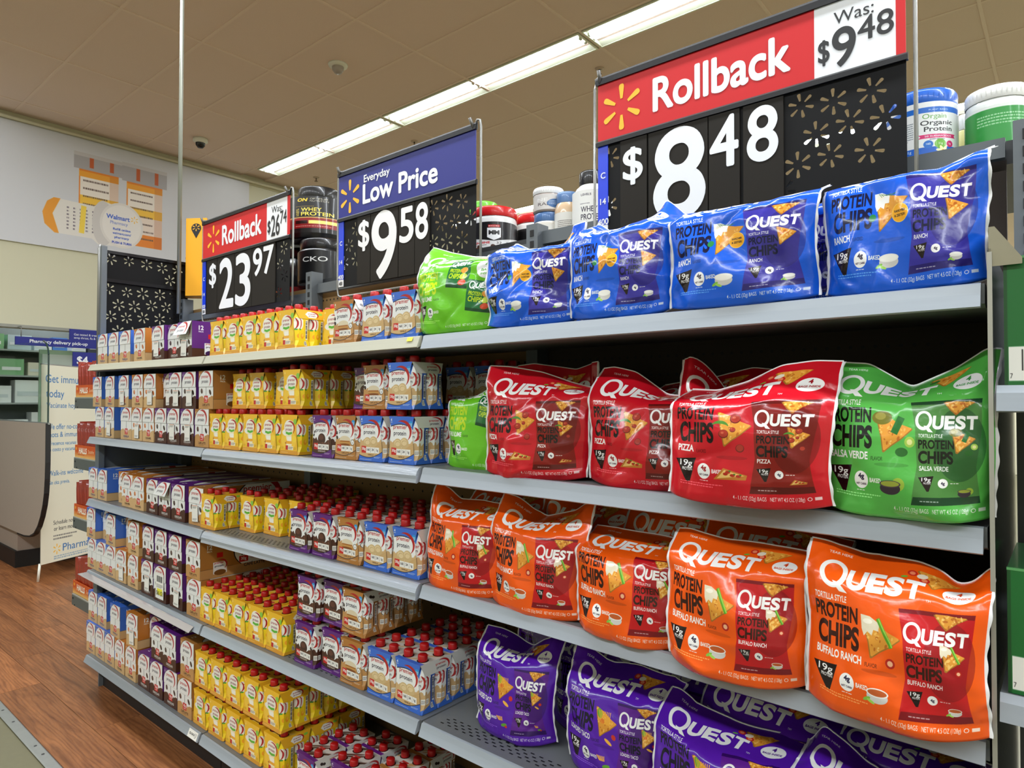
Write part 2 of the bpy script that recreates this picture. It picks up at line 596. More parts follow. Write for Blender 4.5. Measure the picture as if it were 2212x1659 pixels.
def crisp(a, pts, seed=0, col=(222, 152, 56), n=26):
    """a seasoned tortilla triangle"""
    r = random.Random(seed)
    p = np.asarray(pts, float)
    q = []
    for i in range(3):
        s, e = p[i], p[(i + 1) % 3]
        d = e - s
        nn = np.array([-d[1], d[0]])
        for t in (0.04, .3, .6, .96):
            q.append(s + d * t + nn * r.uniform(-.025, .03))
    a.poly(q, tuple(int(v * .72) for v in col))
    c = p.mean(0)
    a.poly([c + (v - c) * .93 + np.array([.002, .004]) for v in np.asarray(q)], col)
    for k in range(n):
        w = r.random(), r.random()
        if w[0] + w[1] > 1:
            w = 1 - w[0], 1 - w[1]
        x = p[0] * (1 - w[0] - w[1]) + p[1] * w[0] + p[2] * w[1]
        x = c + (x - c) * .85
        k2 = r.choice(((240, 190, 96), (176, 92, 26), (196, 116, 34), (246, 206, 120)))
        a.ell(x[0], x[1], r.uniform(.004, .014), r.uniform(.003, .009), k2, .75, rot=r.random() * 3)


def food(a, key, x, y, s, seed):
    """crisp with its topping, its upper left corner near (x, y), s wide"""
    P = lambda u, v: (x + u * s, y + v * s)
    E = lambda u, v, ru, rv, c, al=1, rot=0: a.ell(x + u * s, y + v * s, ru * s, rv * s, c, al, rot)
    crisp(a, [P(0, 0), P(.22, -1.0), P(1.0, -.38)] if key != 'ranch' else [P(0, -.05), P(.15, -1.05), P(1.0, -.22)], seed)
    if key in ('buffalo', 'ranch'):
        a.poly([P(-.03, .04), P(.2, .02), P(.45, -.12), P(.42, -.3), P(.3, -.28), P(.26, -.42), P(.15, -.34), P(.06, -.46), P(.0, -.3)], (226, 216, 190) if key == 'buffalo' else (240, 240, 236))
        E(.15, -.1, .12, .06, (244, 238, 220))
    if key == 'buffalo':
        a.line(*P(.4, .0), *P(.75, -.62), .1 * s, (86, 156, 40))
        a.line(*P(.42, -.0), *P(.77, -.6), .035 * s, (150, 206, 80))
        E(.72, -1.0, .12, .12, (176, 34, 24))
        E(.72, -1.0, .07, .07, (238, 180, 140))
    if key == 'ranch':
        for k in range(9):
            a.line(*P(.1 + .05 * k, .02 - .02 * k), *P(.2 + .06 * k, -.1 + .012 * (k % 3)), .012 * s, (60, 120, 50))
        E(-.05, -.62, .1, .1, (40, 130, 70), 1, .6)
        E(.75, -.62, .24, .24, (240, 200, 90))
        E(.75, -.62, .225, .225, (236, 166, 32))
        a.text('RANCHIER', x + .75 * s, y - .6 * s, .06 * s, (30, 24, 20), w=.32 * s, al='c', bold=.03)
        a.text('& ZESTIER!', x + .75 * s, y - .71 * s, .06 * s, (30, 24, 20), w=.32 * s, al='c', bold=.03)
    if key == 'pizza':
        for u, v, q in ((.52, -.2, .15), (.22, -.62, .14), (.47, -.5, .08)):
            E(u, v, q, q * .85, (110, 24, 18))
            E(u, v + .01, q * .88, q * .72, (172, 50, 34))
            E(u - .03, v + .03, q * .3, q * .2, (206, 96, 66))
        a.arc(x + .1 * s, y - .5 * s, .28 * s, .2 * s, 30, 140, .02 * s, .09 * s, (74, 136, 44))
        E(.68, -1.0, .12, .11, (110, 20, 18))
        E(.68, -.99, .1, .09, (166, 50, 36))
    if key == 'salsa':
        E(.18, -.12, .26, .17, (112, 110, 32))
        E(.14, -.08, .14, .09, (150, 142, 60))
        a.line(*P(.5, -.5), *P(.68, -.1), .18 * s, (36, 110, 44))
        E(.9, -.7, .13, .13, (160, 196, 80))
        E(.9, -.7, .07, .07, (226, 226, 150))
        E(.7, -.95, .16, .11, (40, 100, 40))
    if key == 'taco':
        E(.2, -.2, .1, .16, (100, 170, 50), 1, .4)
        E(.34, -.42, .1, .08, (206, 52, 34))
        for k in range(8):
            a.line(*P(.15 + .07 * k, -.1), *P(.3 + .05 * k, -.5), .025 * s, (244, 180, 60))
        E(.85, -.85, .1, .1, (206, 52, 40))
        E(.6, -1.08, .18, .06, (240, 180, 70), 1, -.5)
    if key == 'lime':
        E(.3, -.2, .2, .14, (190, 214, 70))
        a.line(*P(.2, -.5), *P(.8, -.3), .1 * s, (196, 40, 30))


def dish(a, key, x, y, s):
    E = lambda u, v, ru, rv, c, al=1, rot=0: a.ell(x + u * s, y + v * s, ru * s, rv * s, c, al, rot)
    if key in ('buffalo', 'ranch'):
        E(0, -.12, .5, .3, (206, 204, 200))
        E(0, .06, .52, .2, (238, 236, 232))
        E(0, .06, .45, .15, (190, 92, 44) if key == 'buffalo' else (246, 246, 240))
        E(-.5, -.3, .2, .08, (130, 190, 70), 1, .5)
        E(-.3, -.38, .2, .07, (160, 210, 90), 1, -.4)
    elif key == 'pizza':
        a.poly([(x - .75 * s, y - .2 * s), (x - .3 * s, y + .3 * s), (x + .7 * s, y + .05 * s), (x + .65 * s, y - .14 * s)], (186, 116, 44))
        a.poly([(x - .6 * s, y - .15 * s), (x - .25 * s, y + .22 * s), (x + .6 * s, y + .03 * s)], (232, 190, 110))
        for u, v in ((-.2, .06), (.1, .02), (.35, .0), (-.1, .14)):
            E(u, v, .11, .06, (176, 44, 28))
            E(u + .08, v + .05, .05, .03, (60, 120, 40))
    elif key == 'salsa':
        E(.4, .05, .3, .3, (150, 180, 60))
        E(0, -.15, .5, .3, (52, 42, 52))
        E(0, .05, .52, .17, (76, 62, 70))
        E(0, .06, .45, .13, (150, 160, 60))
    elif key == 'taco':
        for k in range(7):
            a.line(x - .5 * s + .1 * s * k, y + .35 * s, x - .2 * s + .06 * s * k, y + .05 * s, .05 * s, (240, 176, 60))
        E(.3, -.25, .3, .13, (96, 160, 50), 1, .2)
        E(.5, -.35, .14, .1, (206, 52, 40))
    else:
        E(0, 0, .3, .25, (190, 214, 80))
        E(0, 0, .22, .18, (224, 236, 150))


def word(a, x, y, w, h, al=1.0):
    """QUEST wordmark: large round Q with a swash, wide heavy capitals"""
    qw = w * .27
    t = np.linspace(0, 2 * PI, 40, endpoint=False)
    o = np.stack([x + qw * .5 + qw * .52 * np.cos(t), y + h * .55 + h * .62 * np.sin(t)], 1)
    i = np.stack([x + qw * .5 + qw * .34 * np.cos(t), y + h * .57 + h * .43 * np.sin(t)], 1)[::-1]
    e = lambda p: np.hstack([p, np.roll(p, -1, 0)])
    a.edges(np.vstack([e(o), e(i)]), BW, al)
    a.poly([(x + qw * .5, y + h * .22), (x + qw * .75, y + h * .2), (x + qw * 1.1, y - h * .2), (x + qw * .8, y - h * .17)], BW, al)
    xx = x + qw * 1.02
    for ch, f in (('U', .19), ('E', .17), ('S', .17), ('T', .18)):
        a.text(ch, xx, y, h * .86, BW, w=w * f * .94, bold=.045, shear=.06, alpha=al)
        xx += w * f


def badge(a, x, y, s, n1, ink=(24, 10, 14)):
    a.poly([(x - .9 * s, y + .55 * s), (x + .85 * s, y + .75 * s), (x + .35 * s, y - 1.0 * s), (x + .1 * s, y - 1.02 * s)], ink)
    a.text('19g', x + .02 * s, y + .12 * s, .42 * s, BW, w=1.05 * s, al='c', bold=.012)
    a.text('PROTEIN', x + .12 * s, y - .2 * s, .22 * s, BW, w=.8 * s, al='c', bold=.02)


def bag_art(key):
    B = BAGS[key]
    a = Art(1, 1, 840, B['c'])
    lo = tuple(int(v * .86) for v in B['c'])
    ink = B['ink']
    a.text('TEAR HERE', .12, .93, .018, BW, bold=.01, alpha=.9)
    # food spilling over the top edge of the print
    crisp(a, [(.62, .93), (.72, .8), (.86, .93)], 4)
    if key in ('buffalo', 'pizza', 'taco'):
        for q in ((.6, .9), (.67, .86)):
            a.ell(q[0], q[1], .028, .024, (196, 44, 30))
            a.ell(q[0], q[1], .016, .014, (232, 130, 90))
    a.ell(.655, .89, .03, .02, (232, 222, 200) if key != 'salsa' else (60, 120, 50), rot=.4)
    a.ell(.56, .86, .02, .008, (100, 170, 60), rot=.3)
    word(a, .09, .715, .60, .145)
    a.text('TM', .695, .712, .014, BW)
    a.ell(.85, .795, .078, .06, BW)
    a.text('4', .85, .803, .038, B['num'], al='c', bold=.04)
    a.text('BAGS INSIDE', .85, .77, .018, B['num'], w=.12, al='c', bold=.03)
    a.text('TORTILLA STYLE', .06, .632, .034, BW, w=.205, bold=.015)
    a.text('PROTEIN', .06, .53, .088, ink, w=.275, bold=.035)
    a.text('CHIPS', .075, .385, .128, ink, w=.27, bold=.04)
    fw = .02 * len(B['flav']) + .03
    a.text(B['flav'], .07, .322, .044, BW, w=fw, bold=.03)
    a.text(B['tail'], .09 + fw, .32, .022, tuple(int(v * .5) for v in B['c']), w=.07, bold=.02)
    badge(a, .135, .215, .092, key)
    a.ell(.275, .205, .045, .05, BW)
    a.text('4g', .275, .212, .03, (40, 30, 60) if key != 'pizza' else (150, 20, 30), al='c', bold=.04)
    a.text('NET CARBS', .275, .176, .012, (60, 40, 60), w=.066, al='c', bold=.03)
    a.small(.245, .14, .06, .01, BW, 1, .8)
    a.text('BAKED', .33, .195, .026, BW, w=.07, bold=.03)
    if key != 'lime':
        a.ell(.46, .30, .1, .012, lo, .9)
        food(a, key, .36, .585, .225, 11)
        dish(a, key, .455, .19, .15 if key == 'pizza' else .12)
    if key == 'lime':
        for (x0, y0, w, h, t) in ((.47, .44, .25, .3, -.15), (.71, .2, .24, .3, -.2)):
            R = lambda u, v: (x0 + u * w - v * h * t * .3, y0 + v * h + u * w * t)
            a.poly([R(0, 0), R(1, 0), R(1, 1), R(0, 1)], B['bag'])
            a.poly([R(0, 0), R(1, 0), R(1, .1), R(0, .1)], B['bag2'])
            word(a, *R(.08, .7), w * .84, h * .2)
            a.text('PROTEIN', *R(.08, .5), h * .13, ink, w=w * .5, bold=.03, rot=t)
            a.text('CHIPS', *R(.08, .3), h * .17, ink, w=w * .5, bold=.03, rot=t)
            for k in range(3):
                a.ell(*R(.75, .2 + .2 * k), w * .16, h * .1, ((206, 70, 34), (196, 214, 80), (222, 150, 60))[k])
        a.ell(.88, .6, .095, .1, BW)
        a.text('4', .88, .62, .05, B['num'], al='c', bold=.04)
        a.text('BAGS', .88, .57, .025, B['num'], w=.1, al='c', bold=.03)
        a.text('INSIDE', .88, .535, .02, B['num'], w=.1, al='c', bold=.03)
    else:
        # the small bag printed on the bag
        X = lambda x: .56 + (x - .69) * 1.27
        P = lambda *q: [(X(q[k]), q[k + 1]) for k in range(0, len(q), 2)]
        a.poly(P(.69, .655, .99, .67, .985, .5, .965, .3, .985, .1, .7, .09, .725, .3, .715, .5), B['bag'])
        a.poly(P(.7, .09, .985, .1, .98, .14, .71, .135), B['bag2'])
        a.poly(P(.69, .655, .99, .67, .988, .645, .692, .635), B['bag2'])
        a.ell(X(.9), .42, .13, .2, B['bag2'], .5)
        crisp(a, P(.83, .65, .88, .575, .965, .65), 9)
        word(a, X(.715), .50, .33, .085)
        a.text('TORTILLA STYLE', X(.73), .455, .019, BW, w=.13, bold=.01)
        a.text('PROTEIN', X(.73), .395, .048, ink, w=.19, bold=.03)
        a.text('CHIPS', X(.73), .315, .068, ink, w=.185, bold=.04)
        a.text(B['flav'], X(.735), .277, .025, BW, w=min(.19, fw * .62), bold=.02)
        badge(a, X(.765), .215, .047, key)
        a.ell(X(.835), .212, .026, .025, BW)
        a.text('4g', X(.835), .205, .016, (40, 30, 60), al='c', bold=.03)
        a.small(X(.865), .207, .05, .01, BW, 1, .9)
        food(a, key if key != 'ranch' else 'buffalo2', X(.865), .5, .13, 12)
        dish(a, key, X(.92), .165, .065)
        a.small(X(.74), .108, .13, .012, BW, 1, .6)
    # the line at the foot
    a.small(.1, .1, .3, .03, tuple(min(255, v + 90) for v in B['c']), 2, .8)
    a.text('4 - 1.1 OZ (32g) BAGS', .47, .05, .024, BW, w=.2, bold=.005, alpha=.9)
    a.text('NET WT 4.5 OZ (128g)', .69, .05, .024, BW, w=.185, bold=.005, alpha=.9)
    a.ell(.9, .062, .012, .012, BW)
    a.ell(.9, .062, .009, .009, B['c'])
    a.rect(.925, .052, .96, .072, BW, .8)
    return a

# ------------------------------------------------------------------ mesh and object helpers
class MB:
    def __init__(s):
        s.v, s.f, s.uv, s.mi, s.sm = [], [], [], [], []

    def face(s, pts, uv=None, mi=0, smooth=False):
        n = len(s.v)
        s.v.extend(tuple(map(float, p)) for p in pts)
        s.f.append(tuple(range(n, n + len(pts))))
        s.uv.append(uv if uv is not None else [(0, 0)] * len(pts))
        s.mi.append(mi)
        s.sm.append(smooth)

    def box(s, x0, y0, z0, x1, y1, z1, mi=0, skip=''):
        A = [(x0, y0, z0), (x1, y0, z0), (x1, y1, z0), (x0, y1, z0), (x0, y0, z1), (x1, y0, z1), (x1, y1, z1), (x0, y1, z1)]
        for k, q in (('b', (3, 2, 1, 0)), ('t', (4, 5, 6, 7)), ('f', (0, 1, 5, 4)), ('k', (2, 3, 7, 6)), ('l', (3, 0, 4, 7)), ('r', (1, 2, 6, 5))):
            if k not in skip:
                s.face([A[i] for i in q], mi=mi)
        return s

    def prism(s, prof, axis, a0, a1, mi=0, smooth=False):
        """extrude a closed profile; axis 'x': profile is (y, z); 'y': (x, z); 'z': (x, y)"""
        P = {'x': lambda p, a: (a, p[0], p[1]), 'y': lambda p, a: (p[0], a, p[1]), 'z': lambda p, a: (p[0], p[1], a)}[axis]
        ar = sum(prof[i][0] * prof[(i + 1) % len(prof)][1] - prof[(i + 1) % len(prof)][0] * prof[i][1] for i in range(len(prof)))
        pr = list(prof) if (ar > 0) != (axis == 'y') else list(prof)[::-1]
        s.face([P(p, a0) for p in pr[::-1]], mi=mi)
        s.face([P(p, a1) for p in pr], mi=mi)
        for i in range(len(pr)):
            p, q = pr[i], pr[(i + 1) % len(pr)]
            s.face([P(p, a0), P(q, a0), P(q, a1), P(p, a1)], mi=mi, smooth=smooth)
        return s

    def tube(s, pts, r, n=8, mi=0, cap=True):
        pts = [Vector(p) for p in pts]
        rings = []
        for i, p in enumerate(pts):
            d = (pts[min(i + 1, len(pts) - 1)] - pts[max(i - 1, 0)]).normalized()
            a = d.cross(Vector((0, 0, 1)) if abs(d.z) < .9 else Vector((1, 0, 0))).normalized()
            b = d.cross(a)
            rr = r[i] if isinstance(r, (list, tuple)) else r
            rings.append([p + (a * math.cos(t) + b * math.sin(t)) * rr for t in [2 * PI * k / n for k in range(n)]])
        for A, B in zip(rings, rings[1:]):
            for k in range(n):
                s.face([A[(k + 1) % n], A[k], B[k], B[(k + 1) % n]], mi=mi, smooth=True)
        if cap:
            s.face(rings[0], mi=mi)
            s.face(rings[-1][::-1], mi=mi)
        return s

    def lathe(s, prof, n=24, c=(0, 0, 0), mi=0, uv=None, u0=0.0):
        """prof: (radius, z[, material]); uv: (z0, z1) maps the height, u runs once around, u = .5 faces -y"""
        for i in range(len(prof) - 1):
            (r0, z0), (r1, z1) = prof[i][:2], prof[i + 1][:2]
            m = prof[i][2] if len(prof[i]) > 2 else mi
            for k in range(n):
                t0, t1 = 2 * PI * k / n, 2 * PI * (k + 1) / n
                f = lambda r, t, z: (c[0] + r * math.sin(t) * -1, c[1] + r * math.cos(t), c[2] + z)
                U = None
                if uv:
                    g = lambda z: (z - uv[0]) / (uv[1] - uv[0])
                    U = [(1 - (k + 1) / n, g(z0)), (1 - k / n, g(z0)), (1 - k / n, g(z1)), (1 - (k + 1) / n, g(z1))]
                    U = [(1 - a, b) for a, b in U]
                P = [f(r0, t1, z0), f(r0, t0, z0), f(r1, t0, z1), f(r1, t1, z1)]
                if r0 < 1e-6:
                    P, U = [P[0], P[2], P[3]], (U and [U[0], U[2], U[3]])
                elif r1 < 1e-6:
                    P, U = P[:3], (U and U[:3])
                s.face(P[::-1], U and U[::-1], m, True)
        return s

    def mesh(s, name, mats):
        me = bpy.data.meshes.new(name)
        me.from_pydata(s.v, [], s.f)
        for m in (mats if isinstance(mats, (list, tuple)) else [mats]):
            me.materials.append(m)
        me.polygons.foreach_set('material_index', s.mi)
        me.polygons.foreach_set('use_smooth', s.sm)
        if any(u is not None and any(q != (0, 0) for q in u) for u in s.uv):
            l = me.uv_layers.new(name='UVMap')
            l.data.foreach_set('uv', [c for u in s.uv for q in u for c in q])
        bm = bmesh.new()
        bm.from_mesh(me)
        bmesh.ops.remove_doubles(bm, verts=bm.verts, dist=1e-6)
        bm.to_mesh(me)
        bm.free()
        me.update()
        return me

    def build(s, name, mats, parent=None, loc=None, rot=None):
        return put(name, s.mesh(name, mats), parent, loc, rot)


def put(name, data, parent=None, loc=None, rot=None):
    o = bpy.data.objects.new(name, data)
    COL.objects.link(o)
    if parent:
        o.parent = parent
    if loc is not None:
        o.location = loc
    if rot is not None:
        o.rotation_euler = rot
    return o


def empty(name, loc=(0, 0, 0), rotz=0.0, rot=None):
    o = put(name, None, None, loc, rot or (0, 0, rotz))
    o.empty_display_size = 0.05
    return o


def tag(o, label, cat, group=None):
    o['label'] = label
    o['category'] = cat
    if group:
        o['group'] = group
    return o


def struct(o, label=None):
    o['kind'] = 'structure'
    if label:
        o['label'] = label
    return o


def kids(o):
    return [c for c in KIDS.get(o.name, [])]


KIDS = {}


def tree(o):
    """remember the parts of a prototype so that copies are quick"""
    def walk(p):
        for c in p.children:
            KIDS.setdefault(p.name, []).append(c)
            walk(c)
    walk(o)
    return o


def dup(o, loc, rotz=0.0, parent=None):
    c = o.copy()
    COL.objects.link(c)
    if parent is None:
        c.location = loc
        c.rotation_euler = (0, 0, rotz)
    else:
        c.parent = parent
    for k in KIDS.get(o.name, []):
        dup(k, None, 0, c)
    return c


def lettering(name, s, x, z, h, m, parent, y=0.0, w=None, bold=0.02, al='l', shear=0.0, plane='xz'):
    """flat printed letters as a mesh, facing -y (plane 'xz') or +x (plane 'yz')"""
    g, gw = glyphs(s, 0.0)
    b = bold * 1.35
    kx = (w / (gw + 2 * b)) if w else h
    wid = (gw + 2 * b) * kx
    off = {'l': 0, 'c': wid / 2, 'r': wid}[al]
    p = g.reshape(-1, 2)
    vs_ = []
    ds = [(0, 0)] + ([(math.cos(t) * b, math.sin(t) * b) for t in [PI / 4 * k for k in range(8)]] if b else [])
    for k, (dx, dz) in enumerate(ds):     # heavier strokes: shifted copies, each a hair in front of the last
        X = (p[:, 0] + b + dx) * kx + shear * p[:, 1] * h - off + x
        Z = (p[:, 1] + dz) * h + z
        d = np.full_like(X, y + (-.00004 if plane == 'xz' else .00004) * k)
        vs_.append(np.stack([X, d, Z], 1) if plane == 'xz' else np.stack([d, X, Z], 1))
    v = np.vstack(vs_)
    me = bpy.data.meshes.new(name)
    me.from_pydata(v.tolist(), [], np.arange(len(v)).reshape(-1, 3).tolist())
    me.materials.append(m)
    return put(name, me, parent)


def petals(cx, cz, R, n=6, rot=0.0, wide=0.2):
    """the six-spoke spark: outlines of its rounded petals"""
    out = []
    for k in range(n):
        a = PI / 2 + rot + 2 * PI * k / n
        d, t = np.array([math.cos(a), math.sin(a)]), np.array([-math.sin(a), math.cos(a)])
        pr = [(.36, -.45), (.36, .45), (.5, .62), (.86, 1), (.95, .9), (1.0, .45), (1.0, -.45), (.95, -.9), (.86, -1), (.5, -.62)]
        out.append([np.array([cx, cz]) + d * R * q + t * R * wide * .62 * w for q, w in pr])
    return out


# ------------------------------------------------------------------ the room
m_wall = mat('cream_wall_paint', (206, 202, 176), .8, bump=.08, noise_scale=60)
m_tile = mat('ceiling_tile_board', (236, 214, 198), .95, noise_amt=.10, noise_scale=220, bump=.25)
m_grid = mat('ceiling_grid_metal', (240, 218, 200), .6)
m_floor = mat('olive_store_floor', (106, 102, 78), .35, noise_amt=.08, noise_scale=40)
m_strip = mat('brushed_aluminium_strip', (176, 180, 178), .42, metal=.85, noise_amt=.08, noise_scale=30)
m_white = mat('white_enamel', (236, 238, 226), .4)

m_plank = bpy.data.materials.new('laminate_plank')
m_plank.use_nodes = True
nt = m_plank.node_tree
bs = nt.nodes['Principled BSDF']
bs.inputs['Roughness'].default_value = .42
tc = nt.nodes.new('ShaderNodeTexCoord')
oi = nt.nodes.new('ShaderNodeObjectInfo')
ad = nt.nodes.new('ShaderNodeVectorMath')
ad.operation = 'MULTIPLY_ADD'
ad.inputs[1].default_value = (1, 1, 1)
sc = nt.nodes.new('ShaderNodeVectorMath')
sc.operation = 'SCALE'
sc.inputs['Scale'].default_value = 37.0
nt.links.new(oi.outputs['Random'], sc.inputs[0])
nt.links.new(tc.outputs['Object'], ad.inputs[0])
nt.links.new(sc.outputs[0], ad.inputs[2])
mp = nt.nodes.new('ShaderNodeMapping')
mp.inputs['Scale'].default_value = (.9, 11, 11)
nt.links.new(ad.outputs[0], mp.inputs[0])
n1 = nt.nodes.new('ShaderNodeTexNoise')
n1.inputs['Scale'].default_value = 2.6
n1.inputs['Detail'].default_value = 9
n1.inputs['Distortion'].default_value = .9
n1.inputs['Roughness'].default_value = .68
nt.links.new(mp.outputs[0], n1.inputs['Vector'])
wv = nt.nodes.new('ShaderNodeTexWave')
wv.inputs['Scale'].default_value = 2.6
wv.bands_direction = 'Y'
wv.inputs['Distortion'].default_value = 14
wv.inputs['Detail'].default_value = 3
wv.inputs['Detail Scale'].default_value = .8
nt.links.new(mp.outputs[0], wv.inputs['Vector'])
r1 = nt.nodes.new('ShaderNodeValToRGB')
el = r1.color_ramp.elements
el[0].position, el[0].color = .25, (*lin((96, 52, 26)), 1)
el[1].position, el[1].color = .75, (*lin((172, 112, 66)), 1)
nt.links.new(n1.outputs['Fac'], r1.inputs[0])
mx = nt.nodes.new('ShaderNodeMix')
mx.data_type = 'RGBA'
mx.blend_type = 'MULTIPLY'
mx.inputs[0].default_value = .45
r2 = nt.nodes.new('ShaderNodeValToRGB')
r2.color_ramp.elements[0].color = (.45, .36, .3, 1)
r2.color_ramp.elements[1].position = .6
nt.links.new(wv.outputs['Fac'], r2.inputs[0])
nt.links.new(r1.outputs[0], mx.inputs[6])
nt.links.new(r2.outputs[0], mx.inputs[7])
hv = nt.nodes.new('ShaderNodeHueSaturation')
mr = nt.nodes.new('ShaderNodeMapRange')
mr.inputs[3].default_value, mr.inputs[4].default_value = .8, 1.15
nt.links.new(oi.outputs['Random'], mr.inputs[0])
nt.links.new(mr.outputs[0], hv.inputs['Value'])
nt.links.new(mx.outputs[2], hv.inputs['Color'])
nt.links.new(hv.outputs[0], bs.inputs['Base Color'])

XW, XE, YS, YN = -8.22, 9.0, -6.6, 16.5
FLOOR = struct(MB().box(-12.2, YS, -.12, XE, YN, -.006).build('floor', m_floor), 'olive store floor')
# laminate planks between the metal strip and the pharmacy
pb = MB()
pb.prism([(.0005, -.006), (.1195, -.006), (.1195, -.0006), (.1188, 0), (.0012, 0), (.0005, -.0006)], 'x', .0006, 1.2194)
pm = pb.mesh('plank', m_plank)
PLY = .1863
for r in range(9):
    off = (r * .47) % 1.22
    y = .8905 + r * PLY
    n = 0
    x = -8.9 - off
    while x < -1.6:
        o = put('plank', pm, FLOOR, (x, y, 0))
        o.scale = (1, PLY / .12, 1)
        x += 1.22
# wood beyond the rows in view: one sheet of boards
rest = MB()
for r in range(9, 16):
    for c in range(7):
        x = -8.9 - (r * .47) % 1.22 + c * 1.22
        rest.box(x + .0015, .8905 + r * PLY + .0015, -.006, x + 1.2185, .8905 + (r + 1) * PLY - .0015, 0, skip='b')
o = rest.build('planks', m_plank, FLOOR)
o['kind'] = 'stuff'
strip = MB()
strip.prism([(.845, 0), (.85, .003), (.884, .004), (.8895, 0)], 'x', -9, -1.0)
for x in (-3.79, -3.62, -3.3, -3.2, -2.95, -2.8, -4.3, -4.9):
    strip.lathe([(.006, .0045, 1), (.004, .0052, 1), (0, .0052, 1)], 10, (x, .868, 0))
struct(strip.build('trim_1', [m_strip, mat('screw_head', (90, 90, 90), .4, metal=.8)]), 'metal threshold strip with screws between wood and olive floor')

# walls
struct(MB().box(XE, YS, 0, XE + .15, YN, CEIL + .1).build('wall_east', m_wall))
struct(MB().box(-12.2, YN, 0, XE, YN + .15, CEIL + .1).build('wall_north', m_wall))
struct(MB().box(-12.2, YS - .15, 0, XE, YS, CEIL + .1).build('wall_south', m_wall))
wl = MB()
wl.box(XW - .15, YS, 2.17, XW, YN, CEIL + .1)
wl.box(XW - .15, YS, 0, XW, -1.6, 2.17)
wl.box(XW - .15, 5.2, 0, XW, YN, 2.17)
struct(wl.build('wall_west', m_wall), 'cream wall above the pharmacy opening')
ph = MB()
ph.box(-12.2, YS, 0, -12.05, YN, 3.0)
ph.box(-12.2, -1.75, 0, XW - .15, -1.6, 3.0)
ph.box(-12.2, 5.2, 0, XW - .15, 5.35, 3.0)
ph.box(-12.2, -1.75, 3.0, XW - .15, 5.35, 3.1)
struct(ph.build('wall_pharmacy', mat('pharmacy_wall', (206, 208, 200), .8)))
tr = MB()
tr.prism([(XW, CEIL - .1), (XW + .012, CEIL - .1), (XW + .03, CEIL - .075), (XW + .03, CEIL - .05), (XW + .012, CEIL - .045), (XW + .012, CEIL - .002), (XW, CEIL - .002)], 'y', YS, YN)
tr.tube([(XW + .055, YS, CEIL - .07), (XW + .055, YN, CEIL - .07)], .018, 8)
struct(tr.build('trim_2', mat('cornice_paint', (196, 190, 160), .6)), 'pale cornice strip and conduit under the ceiling')
struct(MB().box(XW, YS, 2.17, XW + .012, YN, 2.2).build('trim_3', mat('sill_grey', (150, 150, 140), .6)), 'grey edge under the cream wall')

# ceiling: slab, grid and one object per tile in view
CE = struct(MB().box(-12.2, YS, CEIL + .02, XE, YN, CEIL + .15).build('ceiling', m_tile), 'brown grey tile ceiling')
GX = [-6.625 + 1.2275 * k for k in range(-5, 13)]
tb = MB()
tb.box(.012, .012, 0, 1.2155, .600, .018)
tm = tb.mesh('tile', m_tile)
rows = [(1.275 - .31 - .606 * 2 + .606 * k, .606) for k in range(2)]
rows += [(1.275 + .606 * k, .606) for k in range(5)]      # between the near and the second lamp row
rows += [(4.645 + .617 * k, .617) for k in range(5)]
rows += [(8.045 + .615 * k, .615) for k in range(5)]
gridm = MB()
for (y, dy) in rows:
    gridm.box(-12, y - .012, CEIL - .004, XE, y + .012, CEIL + .02)
    gridm.box(-12, y + dy - .012, CEIL - .004, XE, y + dy + .012, CEIL + .02)
    for i, x in enumerate(GX):
        if x < XW - 1.3 or x > 3.4:
            continue
        o = put('tile', tm, CE, (x, y, CEIL))
        o.scale = (1, dy / .612, 1)
for x in GX:
    gridm.box(x - .0122, YS, CEIL - .0046, x + .012, YN, CEIL + .02)
gridm.build('ceiling_grid', m_grid, CE)

# poster on the wall: a flat printed board
PY0, PY1, PZ0, PZ1 = .2, 4.413, 3.04, 4.27
pa = Art(PY1 - PY0, PZ1 - PZ0, 260, (206, 206, 210))
Q = lambda y, z: (y - PY0, z - PZ0)


def pbox(y0, z0, y1, z1, c, al=1):
    (a, b), (c2, d) = Q(y0, z0), Q(y1, z1)
    pa.rect(a, b, c2, d, c, al)


for (y0, y1, z0, zc, top) in ((2.47, 2.86, 3.30, 3.92, 4.12), (2.945, 3.33, 3.2, 3.9, 4.13)):
    pbox(y0, z0, y1, zc + .05, (226, 128, 30))
    pbox(y0, zc - .06, y1, zc + .0, (236, 160, 40))
    pbox(y0 + .01, zc - .3, y1, zc - .06, (236, 226, 214))
    pbox(y0 + .01, zc - .36, y1, zc - .26, (240, 190, 60))
    pbox(y0, z0 + .14, y1, zc - .36, (232, 214, 200))
    for k in range(7):
        q = Q(y0 + .04, zc - .12 - k * .085)
        pa.small(q[0], q[1], .3, .04, (90, 70, 60), 1, .9)
    pbox(y0 - .05, zc + .02, y1 + .05, top, (170, 166, 168))
    pbox(y0 - .05, top - .04, y1 + .05, top, (196, 192, 192))
    for t in (.1, .3):
        pbox(y0 + t, zc + .05, y0 + t + .04, top - .04, (190, 90, 40))
    pbox(y0 + .3, z0, y1, zc, (150, 60, 10), .2)
p = [(2.14, 3.4), (2.18, 3.52), (2.24, 3.57), (2.62, 3.56), (2.7, 3.64), (2.9, 3.6), (2.9, 3.16), (2.66, 3.15), (2.6, 3.2), (2.25, 3.2), (2.16, 3.28)]
pa.poly([Q(*v) for v in p], (226, 220, 212))
pa.poly([Q(*v) for v in [(2.14, 3.4), (2.18, 3.52), (2.24, 3.57), (2.3, 3.57), (2.23, 3.4), (2.29, 3.2), (2.25, 3.2), (2.16, 3.28)]], (228, 150, 40))
for k in range(5):
    q = Q(2.36 + .06 * k, 3.25)
    pa.small(q[0], q[1], .02, .26, (110, 100, 110), 7, .9)
